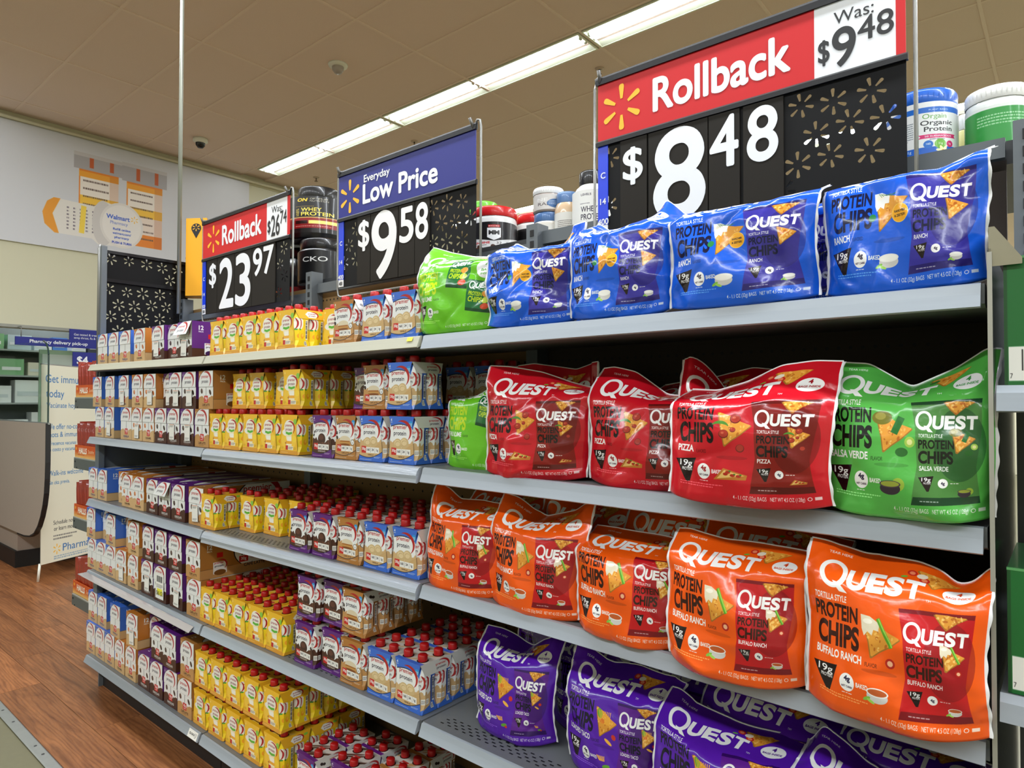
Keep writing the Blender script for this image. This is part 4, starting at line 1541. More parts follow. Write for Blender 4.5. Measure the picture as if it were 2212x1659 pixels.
def make_bag(key, x, y, z, w, film, top, label, group, yaw=0.0, depth=.046, back=1, seed=1, lean=0.0, crease=1.0, fold=.62):
    """a stand-up pouch; top: (across, height of the upper edge) from its left to its right corner"""
    r = np.random.default_rng(seed)
    nu, nv = 56, 62
    u = np.linspace(-1, 1, nu)
    v = np.linspace(0, 1, nv)
    Uu, V = np.meshgrid(u, v)
    tu = np.array([t[0] for t in top]) * 2 - 1
    th = np.array([t[1] for t in top])
    h = np.interp(u, tu, th)
    h = np.convolve(np.pad(h, 2, 'edge'), [.12, .22, .32, .22, .12], 'valid')
    vb = fold
    rise = (h - vb * film) / ((1 - vb) * film)
    ang = np.arccos(np.clip(rise, -.35, 1.0))
    sm = np.clip((V - vb) / .16, 0, 1)
    sm = sm * sm * (3 - 2 * sm)
    A = ang[None, :] * (1.06 * sm)
    ds = film / (nv - 1)
    Z = np.zeros_like(V)
    Y = np.zeros_like(V)
    Z[1:] = np.cumsum(np.cos(A[1:]) * ds, 0)
    Y[1:] = np.cumsum(np.sin(A[1:]) * ds, 0) * back
    # stretch rows so that the edge reaches its height exactly
    k = (h - Z[int(vb * (nv - 1))]) / np.maximum(1e-4, Z[-1] - Z[int(vb * (nv - 1))])
    up = V > vb
    zb = Z[int(vb * (nv - 1))][None, :]
    Z = np.where(up & (np.abs(k)[None, :] < 3), zb + (Z - zb) * np.clip(k, .2, 2.5)[None, :], Z)
    prof = np.interp(v, [0, .05, .22, .45, .68, .84, .95, 1], [.78, .92, 1.0, .88, .5, .2, .05, .02])[:, None]
    cross = (1 - np.abs(Uu) ** 2.6) ** .8
    T = depth * prof * cross
    wr = np.zeros_like(V)
    for i in range(40):
        a = r.uniform(0, PI)
        edge = r.random() < .55
        cu, cv = (r.choice([-1, 1]) * r.uniform(.55, 1.0), r.uniform(0, 1)) if edge else (r.uniform(-.8, .8), r.choice([r.uniform(.6, 1.0), r.uniform(0, .2), r.uniform(.2, .7)]))
        d = (Uu - cu) * math.sin(a) + (V - cv) * 2 * math.cos(a)
        q = (Uu - cu) * math.cos(a) - (V - cv) * 2 * math.sin(a)
        L = r.uniform(.18, .5)
        wr += r.choice([-1, 1]) * r.uniform(.0014, .0046) * np.exp(-(q / L) ** 2) * np.exp(-np.abs(d) / r.uniform(.03, .11))
    for i in range(5):
        wr += .0016 * np.sin(r.uniform(2, 7) * Uu + r.uniform(2, 9) * V * 2 + r.uniform(0, 6))
    wr += .007 * np.sin(3.2 * Uu + r.uniform(0, 6)) * np.clip((V - .72) / .28, 0, 1)
    wr *= crease
    X = Uu * w / 2 * (1 - .045 * prof) + .0022 * np.sin(9 * V + seed) * np.sign(Uu) * np.abs(Uu) ** 3
    Z = Z + .012 * np.abs(Uu) ** 3 * (1 - V) ** 4
    F = np.stack([X, Y - T + wr, Z], -1)
    B = np.stack([X, Y + T * .8 + wr + .0012, Z], -1)
    n = nu * nv
    verts = np.vstack([F.reshape(-1, 3), B.reshape(-1, 3)])
    iu, iv = np.meshgrid(np.arange(nu - 1), np.arange(nv - 1))
    a = (iv * nu + iu).ravel()
    ff = np.stack([a, a + 1, a + nu + 1, a + nu], 1)
    fb = np.stack([a + n, a + nu + n, a + nu + 1 + n, a + 1 + n], 1)
    j = np.arange(nu - 1)
    bot = np.stack([j, j + n, j + 1 + n, j + 1], 1)
    faces = np.vstack([ff, fb, bot])
    me = bpy.data.meshes.new('chip_bag')
    me.from_pydata(verts.tolist(), [], faces.tolist())
    me.materials.append(m_bag[key])
    me.materials.append(m_back[key])
    mi = np.r_[np.zeros(len(ff), int), np.ones(len(fb) + len(bot), int)]
    me.polygons.foreach_set('material_index', mi.tolist())
    me.polygons.foreach_set('use_smooth', [True] * len(faces))
    uvl = me.uv_layers.new(name='UVMap')
    li = np.empty(len(me.loops), np.int32)
    me.loops.foreach_get('vertex_index', li)
    uvv = np.stack([((Uu + 1) / 2).ravel(), V.ravel()], 1)
    uvv = np.vstack([uvv, uvv])
    uvl.data.foreach_set('uv', uvv[li].astype(np.float32).ravel())
    o = put('chip_bag', me, None, (x, y, z))
    o.rotation_euler = (lean, 0, yaw)

    def band(name, E, out, parent):
        """a thin flat seal, both sides, along an edge E, out metres wide"""
        q = MB()
        for i in range(len(E) - 1):
            p0, p1 = E[i], E[i + 1]
            o0, o1 = p0 + out[i], p1 + out[i + 1]
            for dy in (-.0009, .0012):
                pts = [p0 + [0, dy, 0], p1 + [0, dy, 0], o1 + [0, dy, 0], o0 + [0, dy, 0]]
                q.face(pts if dy < 0 else pts[::-1], smooth=True)
            q.face([o0 + [0, -.0009, 0], o1 + [0, -.0009, 0], o1 + [0, .0012, 0], o0 + [0, .0012, 0]])
        q.build(name, m_seal, parent)
    for s, c in ((-1, 0), (1, nu - 1)):
        E = (F[:, c] + B[:, c]) / 2
        inn = (F[:, c - s] + B[:, c - s]) / 2
        E2 = E - (E - inn) * .35
        wob = .0034 + .0010 * np.sin(np.arange(nv) * .8 + seed)
        out = np.stack([s * wob + (E - E2)[:, 0], np.zeros(nv), np.zeros(nv)], 1)
        band('side_seal', E2, out, o)
    E = (F[-1] + B[-1]) / 2
    band('top_seal', E, np.tile([0, 0, .0022], (nu, 1)), o)
    return tag(o, label, 'chip bag', group)


S1, S2, S3, S4 = 1.6115, 1.2555, .9475, .602
G1, G2, G3, G4 = ['chip bags on the ' + q for q in ('top shelf', 'second shelf down', 'third shelf down', 'fourth shelf down')]
# top shelf
make_bag('lime', -1.235, D + .055, S1, .285, .27, [(0, .258), (.2, .238), (.5, .215), (.8, .205), (1, .185)], 'lime green chip bag beside the blue shake packs on the top shelf', G1, yaw=.06, seed=3, crease=1.3)
make_bag('ranch', -.985, D + .05, S1, .262, .265, [(0, .2), (.15, .228), (.35, .2), (.6, .188), (.85, .19), (1, .22)], 'crumpled blue chip bag beside the lime green bag', G1, yaw=.12, seed=4, crease=1.6, fold=.665)
make_bag('ranch', -1.03, D + .17, S1, .25, .265, [(0, .22), (.5, .225), (.8, .262), (1, .262)], 'blue chip bag partly hidden behind the crumpled blue bag', G1, yaw=-.15, seed=5, fold=.665)
make_bag('ranch', -.742, D + .045, S1, .25, .27, [(0, .2), (.15, .235), (.3, .205), (.55, .2), (.85, .255), (1, .215)], 'blue chip bag with a pointed upper corner under the figure 8', G1, yaw=.03, seed=6, crease=1.2, fold=.665)
make_bag('ranch', -.475, D + .035, S1, .285, .27, [(0, .19), (.1, .21), (.4, .196), (.7, .2), (1, .222)], 'blue chip bag in the middle below the perforated sign panel', G1, yaw=.02, seed=7, crease=1.1, fold=.665)
make_bag('ranch', -.40, D + .15, S1, .26, .265, [(0, .2), (.5, .21), (.85, .235), (1, .23)], 'blue chip bag showing only a strip between two front bags', G1, yaw=-.05, seed=8, fold=.665)
make_bag('ranch', -.21, D + .045, S1, .238, .28, [(0, .2), (.15, .206), (.45, .192), (.75, .205), (.92, .23), (1, .235)], 'blue chip bag pressed against the steel divider', G1, yaw=-.04, seed=9, crease=1.3, fold=.665)
# second shelf
make_bag('lime', -1.175, D + .10, S2, .26, .27, [(0, .19), (.25, .2), (.5, .24), (1, .2)], 'lime green chip bag mostly hidden behind the first red bag', G2, yaw=.1, seed=10)
make_bag('pizza', -.965, D + .04, S2, .29, .275, [(0, .268), (.15, .265), (.45, .25), (.75, .222), (1, .205)], 'red chip bag with its far upper corner standing up, nearest the shake packs', G2, yaw=.10, seed=11, crease=1.5, fold=.66)
make_bag('pizza', -1.04, D + .2, S2, .29, .275, [(0, .272), (.3, .28), (.7, .262), (1, .278)], 'shaded red chip bag behind the first two red bags', G2, seed=12)
make_bag('pizza', -.68, D + .05, S2, .275, .275, [(0, .255), (.1, .258), (.3, .245), (.55, .195), (1, .185)], 'second red chip bag, its top sagging toward the third', G2, yaw=.05, seed=13, crease=1.4, fold=.6)
make_bag('pizza', -.63, D + .21, S2, .27, .275, [(0, .22), (.5, .235), (.85, .255), (1, .25)], 'red chip bag in deep shade behind the second and third', G2, seed=14)
make_bag('pizza', -.44, D - .03, S2, .29, .28, [(0, .205), (.18, .202), (.4, .218), (.65, .246), (.85, .252), (1, .25)], 'largest red chip bag, overhanging the shelf edge beside the green bag', G2, yaw=.03, seed=15, crease=1.2, fold=.56)
make_bag('pizza', -.52, D + .1, S2, .24, .275, [(0, .27), (.12, .275), (.3, .2), (1, .2)], 'red chip bag with a raised corner behind the largest red bag', G2, yaw=-.1, seed=16)
make_bag('salsa', -.205, D + .015, S2, .245, .28, [(0, .252), (.25, .246), (.5, .205), (.75, .235), (.93, .265), (1, .262)], 'mid-green chip bag against the steel divider', G2, yaw=.0, seed=17, crease=1.0, fold=.6)
# third shelf
make_bag('buffalo', -1.2, D + .045, S3, .272, .27, [(0, .262), (.06, .262), (.16, .218), (.5, .224), (.8, .222), (1, .24)], 'first orange chip bag, beside the blue vanilla packs', G3, yaw=.0, seed=18, fold=.62)
make_bag('buffalo', -1.18, D + .17, S3, .27, .275, [(0, .24), (.3, .265), (.6, .24), (1, .245)], 'orange chip bag behind the first orange bag', G3, seed=19)
make_bag('buffalo', -.955, D + .035, S3, .275, .275, [(0, .258), (.12, .25), (.22, .22), (.36, .205), (.7, .23), (.9, .256), (1, .258)], 'second orange chip bag, its upper edge dipping in a notch', G3, yaw=.0, seed=20, fold=.62)
make_bag('buffalo', -.92, D + .17, S3, .27, .27, [(0, .255), (.15, .27), (.5, .24), (1, .25)], 'dim orange chip bag behind the second orange bag', G3, seed=21)
make_bag('buffalo', -.70, D + .02, S3, .265, .275, [(0, .205), (.3, .2), (.7, .196), (1, .2)], 'third orange chip bag, top folded away from the viewer', G3, yaw=.04, seed=22, crease=1.3, fold=.55)
make_bag('buffalo', -.665, D + .16, S3, .28, .275, [(0, .255), (.4, .262), (.8, .25), (1, .225)], 'dim orange chip bag behind the third orange bag', G3, seed=23)
make_bag('buffalo', -.47, D - .018, S3, .258, .272, [(0, .236), (.1, .24), (.35, .226), (.7, .226), (1, .222)], 'fourth orange chip bag, leaning out over the shelf edge', G3, yaw=.0, seed=24, crease=1.1, fold=.66)
make_bag('buffalo', -.46, D + .14, S3, .275, .275, [(0, .25), (.5, .25), (.9, .225), (1, .22)], 'dim orange chip bag behind the fourth and fifth', G3, seed=25)
make_bag('buffalo', -.2165, D - .028, S3, .25, .275, [(0, .258), (.08, .256), (.3, .236), (.62, .236), (.74, .226), (.82, .208), (.9, .215), (1, .246)], 'fifth orange chip bag, largest and nearest the steel divider', G3, yaw=.0, seed=26, crease=.9, fold=.68)
# fourth shelf
make_bag('taco', -1.075, D + .10, S4, .235, .27, [(0, .238), (.15, .232), (.4, .2), (.52, .195), (.7, .225), (.9, .25), (1, .24)], 'first purple chip bag, standing clear on the grey shelf', G4, yaw=.14, seed=27, fold=.64)
make_bag('taco', -.93, D + .24, S4, .25, .27, [(0, .26), (.5, .25), (1, .25)], 'purple chip bag in shade between the first two purple bags', G4, yaw=.1, seed=28)
make_bag('taco', -1.12, D + .33, S4, .25, .27, [(0, .255), (.5, .265), (1, .25)], 'dark purple chip bag against the back panel', G4, yaw=.1, seed=29)
make_bag('taco', -.78, D + .1, S4, .26, .275, [(0, .25), (.12, .252), (.3, .215), (.6, .225), (.85, .222), (1, .215)], 'second purple chip bag with large white letter Q upright', G4, yaw=.06, seed=30, crease=1.2, fold=.62)
make_bag('taco', -.69, D + .26, S4, .26, .27, [(0, .25), (.5, .26), (1, .25)], 'dark purple chip bag behind the second purple bag', G4, seed=31)
make_bag('taco', -.53, D + .05, S4, .27, .275, [(0, .215), (.08, .22), (.25, .195), (.5, .185), (1, .175)], 'third purple chip bag, crumpled and cut off below', G4, yaw=.05, seed=32, crease=1.8, fold=.55)
make_bag('taco', -.49, D + .19, S4, .275, .27, [(0, .238), (.4, .24), (.8, .22), (1, .2)], 'purple chip bag lying back behind the crumpled one', G4, yaw=-.06, seed=33, fold=.6)
make_bag('taco', -.27, D + .06, S4, .25, .275, [(0, .18), (.12, .225), (.4, .18), (1, .14)], 'purple chip bag nearest the steel divider, cut off below', G4, yaw=.0, seed=34, crease=1.4, fold=.55)
make_bag('taco', -.24, D + .2, S4, .25, .27, [(0, .2), (.4, .21), (1, .18)], 'dim purple chip bag at the back by the steel divider', G4, seed=35)
# lowest shelf: only a corner shows
make_bag('pizza', -1.02, D + .06, zat(5, -1.0), .27, .28, [(0, .27), (.4, .275), (1, .26)], 'orange-red chip bag on the lowest shelf, only its top showing', 'chip bags on the lowest shelf', seed=36)

# ------------------------------------------------------------------ price signs on the shelving
m_black = mat('black_sign_board', (14, 14, 15), .6, spec=.2)
m_cardk = mat('charcoal_digit_card', (34, 30, 24), .6, spec=.2)
m_rim = mat('black_plastic_channel', (20, 20, 22), .35, spec=.3)
m_wire = mat('grey_wire', (140, 140, 136), .35, metal=.6)
m_lw = mat('white_print', (236, 238, 240), .45)
m_lk = mat('black_print', (24, 24, 26), .5)
m_yel = mat('spark_yellow', (250, 184, 26), .45)
m_red = mat('red_sign_print', (206, 22, 26), .45, spec=.35)
m_blue = mat('navy_sign_print', (30, 36, 128), .4, spec=.35)
m_bl2 = mat('blue_strip_print', (20, 60, 214), .35)


def perforated(name, x0, z0, x1, z1, stars, parent, y=0.0, m=None, plane='xz', loc=(0, 0, 0)):
    """a thin black sheet with spark-shaped holes cut through it"""
    cu = bpy.data.curves.new(name, 'CURVE')
    cu.dimensions = '2D'
    cu.fill_mode = 'BOTH'
    cu.extrude = .0008
    rings = [[(x0, z0), (x1, z0), (x1, z1), (x0, z1)]]
    for cx, cz, R, rot in stars:
        if x0 + R < cx + .004 and cx < x1 - R + .004 and z0 + R < cz < z1 - R:
            rings += petals(cx, cz, R, rot=rot, wide=.22)
    for rg in rings:
        s = cu.splines.new('POLY')
        s.points.add(len(rg) - 1)
        for p, q in zip(s.points, rg):
            p.co = (q[0], q[1], 0, 1)
        s.use_cyclic_u = True
    t = bpy.data.objects.new('panel_outline', cu)
    COL.objects.link(t)
    me = bpy.data.meshes.new_from_object(t.evaluated_get(bpy.context.evaluated_depsgraph_get()))
    bpy.data.objects.remove(t)
    bpy.data.curves.remove(cu)
    if plane == 'xz':
        me.transform(Matrix(((1, 0, 0, 0), (0, 0, -1, y), (0, 1, 0, 0), (0, 0, 0, 1))))
    else:
        me.transform(Matrix(((0, 0, 1, y), (1, 0, 0, 0), (0, 1, 0, 0), (0, 0, 0, 1))))
    me.materials.clear()
    me.materials.append(m or m_black)
    me.name = name
    return put(name, me, parent, loc)


def star_field(x0, z0, x1, z1, seed, step=.072):
    r = random.Random(seed)
    out = []
    row = 0
    z = z1 - .04
    while z > z0:
        x = x0 + .038 + (row % 2) * step / 2
        while x < x1:
            out.append((x + r.uniform(-.006, .006), z + r.uniform(-.008, .008), r.uniform(.026, .031), r.uniform(0, .3)))
            x += step
        z -= step * .86
        row += 1
    return out


def spark(parent, cx, cz, R, y=-.0012, m=None, plane='xz'):
    b = MB()
    for p in petals(cx, cz, R):
        b.face([(q[0], y, q[1]) if plane == 'xz' else (y, q[0], q[1]) for q in p])
    return b.build('spark_emblem', m or m_yel, parent)


def price_sign(x0, x1, zb, zt, y, label, head, was, digits, holes, aisle, tilt=0.0):
    cx = (x0 + x1) / 2
    w = (x1 - x0) / 2
    S = empty('price_sign', (cx, y, zb), tilt)
    H = zt - zb
    zh = H * .585            # foot of the header
    f = MB()
    k = .012
    f.tube([(-w - .012, .006, H * .5), (-w - .012, .006, .0), (-w - .006, .006, -.03), (-w + .01, .006, -.036), (w - .01, .006, -.036), (w + .006, .006, -.03), (w + .012, .006, 0), (w + .012, .006, H - .01), (w + .008, .006, H + .012), (w - .004, .006, H + .016), (w - .012, .006, H + .004)], .0042, 8)
    f.tube([(-w - .012, .006, H * .5), (-w - .012, .006, H - .02), (-w - .008, .006, H + .006), (-w + .004, .006, H + .01)], .0042, 8)
    f.tube([(0, .006, -.036), (0, .03, -.06)], .004, 6)
    f.build('wire_frame', m_wire, S)
    for sx in (-1, 1):
        MB().tube([(sx * (w - .012), -.002, H - .014), (sx * (w - .016), -.018, H + .018)], .0055, 8).build('clip', mat('dull_steel_clip', (110, 108, 104), .4, metal=.6), S)
    for z0_, hh in ((H - .018, .022), (zh - .008, .016)):
        b = MB().prism([(-.007, z0_), (.004, z0_), (.004, z0_ + hh), (-.003, z0_ + hh), (-.007, z0_ + hh * .7)], 'x', -w, w)
        b.build('header_rail', m_rim, S)
    hz0, hz1 = zh + .008, H - .018
    hh = hz1 - hz0
    if was:
        X = lambda q: -w + 2 * w * q
        sx = X(head[2])
        c = MB().box(-w + .004, -.002, hz0, sx, .001, hz1).build('header_card', m_red, S)
        lettering('lettering', 'Rollback', X(head[0]), hz0 + hh * .25, hh * .53, m_lw, c, y=-.0028, w=2 * w * (head[1] - head[0]), bold=.03)
        spark(c, X(head[3]), hz0 + hh * .5, hh * .4, -.0028)
        c2 = MB().box(sx, -.0022, hz0, w - .022, .001, hz1).build('was_price_card', m_lw, S)
        mid = (sx + w - .022) / 2
        ww = (w - .022 - sx)
        lettering('lettering', 'Was:', mid, hz0 + hh * .68, hh * .17, m_lk, c2, y=-.003, bold=.0, al='c')
        a, b_, c_ = was
        lettering('lettering', '$', sx + ww * .05, hz0 + hh * .20, hh * .30, m_lk, c2, y=-.003, w=ww * .15)
        lettering('lettering', a, sx + ww * .23, hz0 + hh * .08, hh * .52, m_lk, c2, y=-.003, w=ww * (.3 if len(a) == 1 else .42), bold=.015)
        lettering('lettering', b_, sx + ww * (.55 if len(a) == 1 else .67), hz0 + hh * .34, hh * .32, m_lk, c2, y=-.003, w=ww * (.43 if len(a) == 1 else .31), bold=.01)
        MB().box(w - .022, -.002, hz0, w - .004, .001, hz1).build('card_edge', m_red, S)
    else:
        c = MB().box(-w + .004, -.002, hz0, w - .004, .001, hz1).build('header_card', m_blue, S)
        lettering('lettering', 'Everyday', -w + .217 * 2 * w, hz0 + hh * .68, hh * .165, m_lw, c, y=-.0028, w=2 * w * .204, bold=.02)
        lettering('lettering', 'Low Price', -w + .209 * 2 * w, hz0 + hh * .19, hh * .43, m_lw, c, y=-.0028, w=2 * w * .55, bold=.03)
        spark(c, -w + 2 * w * .102, hz0 + hh * .46, hh * .4, -.0028)
    # number panel with the cut-out sparks
    st = star_field(-w, 0, w, zh - .01, hash(label) % 97 if False else len(label))
    st = [s for s in st if holes[0] < (s[0] + w) / (2 * w) < holes[1] or (holes[2] < (s[0] + w) / (2 * w) < holes[3])]
    perforated('perforated_panel', -w + .004, 0, w - .004, zh - .006, st, S, y=.002)
    b = MB().box(-w + .004, -.002, .03, -w + .036, .0005, zh - .008).build('aisle_strip', m_bl2, S)
    for t, q in zip(aisle, (.62, .34, .12)):
        lettering('lettering', t, -w + .021, zh * q, .016, m_lw, b, y=-.0028, al='c', bold=.02)
    b = MB().box(-w + .005, -.002, .002, -w + .035, .0005, .03).build('paper_tag', m_lw, S)
    lettering('lettering', aisle[-1], -w + .02, .008, .014, m_lk, b, y=-.0028, al='c', w=.022)
    for (t, a0, a1, z0, hgt, wd) in digits:
        X0, X1 = -w + a0 * 2 * w, -w + a1 * 2 * w
        c = MB().box(X0 + .001, -.004, .001, X1 - .001, .0005, zh - .01).build('digit_card', m_cardk, S)
        for (ch, q0, q1, zz, h2) in t:
            lettering('digit', ch, -w + q0 * 2 * w, zz * zh, h2 * zh, m_lw, c, y=-.0048, w=(q1 - q0) * 2 * w, bold=.02)
    return tag(S, label, 'price sign', 'price signs above the shelves')


price_sign(-1.0125, -.252, 1.895, 2.337, 1.575, 'large red Rollback price sign showing $8.48 above the blue chip bags', (.229, .692, .759, .105), ('9', '48', ''),
           [([('$', .112, .192, .54, .32)], .1, .208, 0, 0, 0), ([('8', .232, .422, .05, .86)], .212, .43, 0, 0, 0), ([('4', .436, .532, .45, .46)], .431, .536, 0, 0, 0), ([('8', .558, .655, .43, .475)], .545, .671, 0, 0, 0)],
           (.66, 1.0, .045, .1), ('C', '14', '400'))
price_sign(-2.225, -1.474, 1.882, 2.339, 1.575, 'navy Everyday Low Price sign showing $9.58 above the yellow packs', (), None,
           [([('$', .178, .268, .53, .36)], .167, .275, 0, 0, 0), ([('9', .286, .478, .05, .88)], .277, .488, 0, 0, 0), ([('5', .498, .6, .46, .45)], .49, .606, 0, 0, 0), ([('8', .612, .7, .46, .45)], .607, .708, 0, 0, 0)],
           (.7, 1.0, .05, .17), ('C', '14', '400'))
price_sign(-3.38, -2.573, 1.868, 2.341, 1.575, 'smaller-looking red Rollback price sign showing $23.97, furthest along the aisle', (.254, .711, .765, .145), ('26', '74', ''),
           [([('$', .1, .19, .52, .36)], .066, .2, 0, 0, 0), ([('2', .23, .405, .07, .83)], .201, .412, 0, 0, 0), ([('3', .425, .6, .07, .83)], .413, .612, 0, 0, 0), ([('9', .625, .726, .5, .43), ('7', .738, .846, .5, .43)], .613, .86, 0, 0, 0)],
           (.86, 1.0, .4, .4), ('C', '14', '500'))

# the endcap sign seen from behind: black frame standing across the aisle end
S = empty('endcap_sign', (-3.745, 1.235, 1.74))
perforated('perforated_panel', 0, .0, .42, .30, star_field(0, 0, .42, .30, 3, .08), S, y=0, plane='yz')
perforated('perforated_panel', 0, .305, .42, .445, star_field(0, .3, .42, .45, 5, .085), S, y=0, plane='yz')
MB().box(-.006, -.006, .295, .012, .43, .312).build('header_rail', m_rim, S)
MB().box(-.006, -.006, .44, .012, .43, .455).build('header_rail', m_rim, S)
MB().box(-.008, .34, 0, -.0025, .43, .3).build('dark_card', m_cardk, S)
MB().tube([(.0, -.012, -.2), (0, -.012, .46), (0, -.006, .475), (0, .012, .475), (0, .015, .455)], .007, 8).build('wire_frame', m_wire, S)
tag(S, 'black perforated endcap sign frame at the far end of the aisle', 'sign')

# pole and yellow aisle marker
tag(MB().tube([(-3.675, 1.585, 1.90), (-3.675, 1.585, CEIL)], .0105, 10).build('ceiling_pole', mat('galvanised_pole', (150, 152, 140), .45, metal=.5)), 'thin grey pole from the far shelf end to the ceiling', 'pole')
S = empty('aisle_marker', (-3.665, 1.66, 2.0))
b = MB()
b.prism([(-.095, .0), (.0, -.045), (.1, .02), (.0, .1)], 'z', 0, .42)
b.build('marker_body', mat('yellow_marker_board', (240, 168, 24), .45), S)
for (a, c) in (((-.095, 0), (0, -.045)), ((0, -.045), (.1, .02))):
    A, C_ = np.array(a), np.array(c)
    d = (C_ - A) / np.linalg.norm(C_ - A)
    nrm = np.array([d[1], -d[0]]) * .001
    P = lambda q, z: (*(A + (C_ - A) * q + nrm), z)
    b = MB()
    b.face([P(.5 + .24 * math.cos(t), .365 + .026 * math.sin(t)) for t in np.linspace(-.5, PI + .5, 14)] + [P(.5, .31)])
    q = b.build('pin_icon', m_lk, S)
    b = MB()
    nrm = nrm * 1.6
    for pt in petals(0, 0, .019):
        b.face([P(.5 + r_[0] / .1, .368 + r_[1]) for r_ in pt])
    b.build('spark_emblem', mat('yellow_marker_print', (246, 180, 40), .5), q)
g = empty('lettering', (-.06, -.021, 0))
g.parent = S
bpy.data.objects.remove(g)
for t, z in (('C', .16), ('4', .07)):
    l = lettering('lettering', t, -.0, 0, .055, m_lk, S, y=0, bold=.01, al='c')
    l.location = (-.042, -.0265, z)
    l.rotation_euler = (0, 0, math.atan2(-.045, .095))
tag(S, 'yellow aisle marker block lettered C 4 beside the grey pole', 'aisle marker')

# ------------------------------------------------------------------ tubs on the shelf of the far side
m_deck2 = mat('dark_shelf_board', (52, 54, 56), .4)
for i, (x0, x1, z) in enumerate(((-3.7, -2.53, 1.905), (-2.52, -1.31, 1.965), (-1.30, -.06, 1.972))):
    b = MB().box(x0, 1.69, z - .045, x1, 2.15, z)
    b.box(x0, 1.684, z - .05, x1, 1.69, z - .002)
    tag(b.build('far_shelf', m_deck2), ('dark far-side shelf behind the $23.97 sign', 'dark far-side shelf behind the navy sign', 'dark far-side shelf under the white protein tubs')[i], 'shelf', 'shelves on the far side of the aisle')


def tub(x, y, z, r, h, label, body, lid, art=None, lid_h=.04, neck=.92, shoulder=.12, rough=.3, lid_r=None, group=None, kind='tub', turn=0.0):
    T = empty('protein_' + kind, (x, y, z), math.atan2(-x, y) + turn)
    hb = h - lid_h
    m = mat('plastic_%d_%d_%d' % body, body, rough, coat=.3)
    pr = [(0, 0), (r * .96, 0), (r, .008), (r, hb * (1 - shoulder)), (r * (.5 + .5 * neck), hb * (1 - shoulder * .35)), (r * neck, hb)]
    MB().lathe(pr, 32).build('jar', m, T)
    lr = lid_r or r * neck * 1.04
    lb = MB().lathe([(lr, hb - .002), (lr * 1.02, hb + .003), (lr * 1.02, h - .006), (lr * .97, h), (0, h)], 32)
    for k in range(40):
        t = 2 * PI * k / 40
        c, s = math.cos(t), math.sin(t)
        lb.face([(lr * 1.02 * c - .0012 * s, lr * 1.02 * s + .0012 * c, hb + .005), (lr * 1.02 * c + .0012 * s, lr * 1.02 * s - .0012 * c, hb + .005), ((lr * 1.02 + .0012) * c, (lr * 1.02 + .0012) * s, h - .008)])
    lb.build('lid', mat('lid_%d_%d_%d' % lid, lid, .3, coat=.3), T)
    if art:
        z0, z1, am = art
        MB().lathe([(r + .0006, z0), (r + .0006, z1)], 40, uv=(z0, z1)).build('label_wrap', am, T)
    return tag(T, label, kind, group)


# printed wraps: a full turn wide, the front in the middle
def wrap_on():
    a = Art(3.4, 1, 200, (16, 16, 18))
    a.rect(0, .12, 3.4, .4, (140, 24, 26))
    a.rect(0, .4, 3.4, .425, (206, 168, 90))
    x = 1.35
    a.text('ON', x + .08, .85, .09, (240, 206, 60), bold=.04, shear=.2)
    a.text('OPTIMUM', x + .32, .9, .045, (220, 214, 190), w=.3)
    a.text('NUTRITION', x + .32, .84, .045, (220, 214, 190), w=.32)
    a.small(x + .05, .7, .4, .03, (206, 168, 60), 1)
    a.text('WHEY', x + .16, .58, .1, (250, 224, 80), w=.36, bold=.02)
    a.text('PROTEIN', x + .16, .46, .1, (250, 224, 80), w=.58, bold=.02)
    a.text('100%', x + .12, .46, .06, (250, 224, 80), rot=PI / 2, w=.2)
    a.rect(x + .3, .24, x + .9, .33, (240, 226, 120))
    a.rect(x + .05, .24, x + .28, .33, (40, 10, 10))
    a.small(x + .05, .15, .8, .05, (230, 160, 150), 1)
    return art_mat('wrap_black_whey', a, .3, coat=.4)


def wrap_mm():
    a = Art(3.0, 1, 200, (20, 18, 20))
    c = 1.5
    a.poly([(c - .7, .55), (c, .38), (c + .7, .55), (c + .7, 0), (c - .7, 0)], (226, 226, 224))
    a.poly([(c - .14, .8), (c + .14, .8), (c + .14, .5), (c, .4), (c - .14, .5)], (240, 240, 240))
    a.rect(c - .12, .82, c + .12, .9, (196, 30, 30))
    a.text('MUSCLE MILK', c, .84, .035, WHITE, w=.22, al='c', bold=.02)
    a.text('MM', c, .58, .14, (20, 18, 20), w=.22, al='c', bold=.05)
    a.text('GENUINE', c - .5, .3, .07, (196, 30, 36), w=.42, bold=.03)
    a.small(c - .5, .24, .42, .04, (60, 40, 40), 1)
    a.text('32', c + .05, .28, .08, (50, 40, 40))
    a.text('2', c + .26, .28, .08, (50, 40, 40))
    for k in range(12):
        a.ell(c - .5 + .1 * k, .06 + .05 * (k % 3), .12, .06, random.choice(((96, 50, 28), (70, 34, 20), (130, 76, 44))), rot=k)
    return art_mat('wrap_chocolate_powder', a, .35, coat=.2)


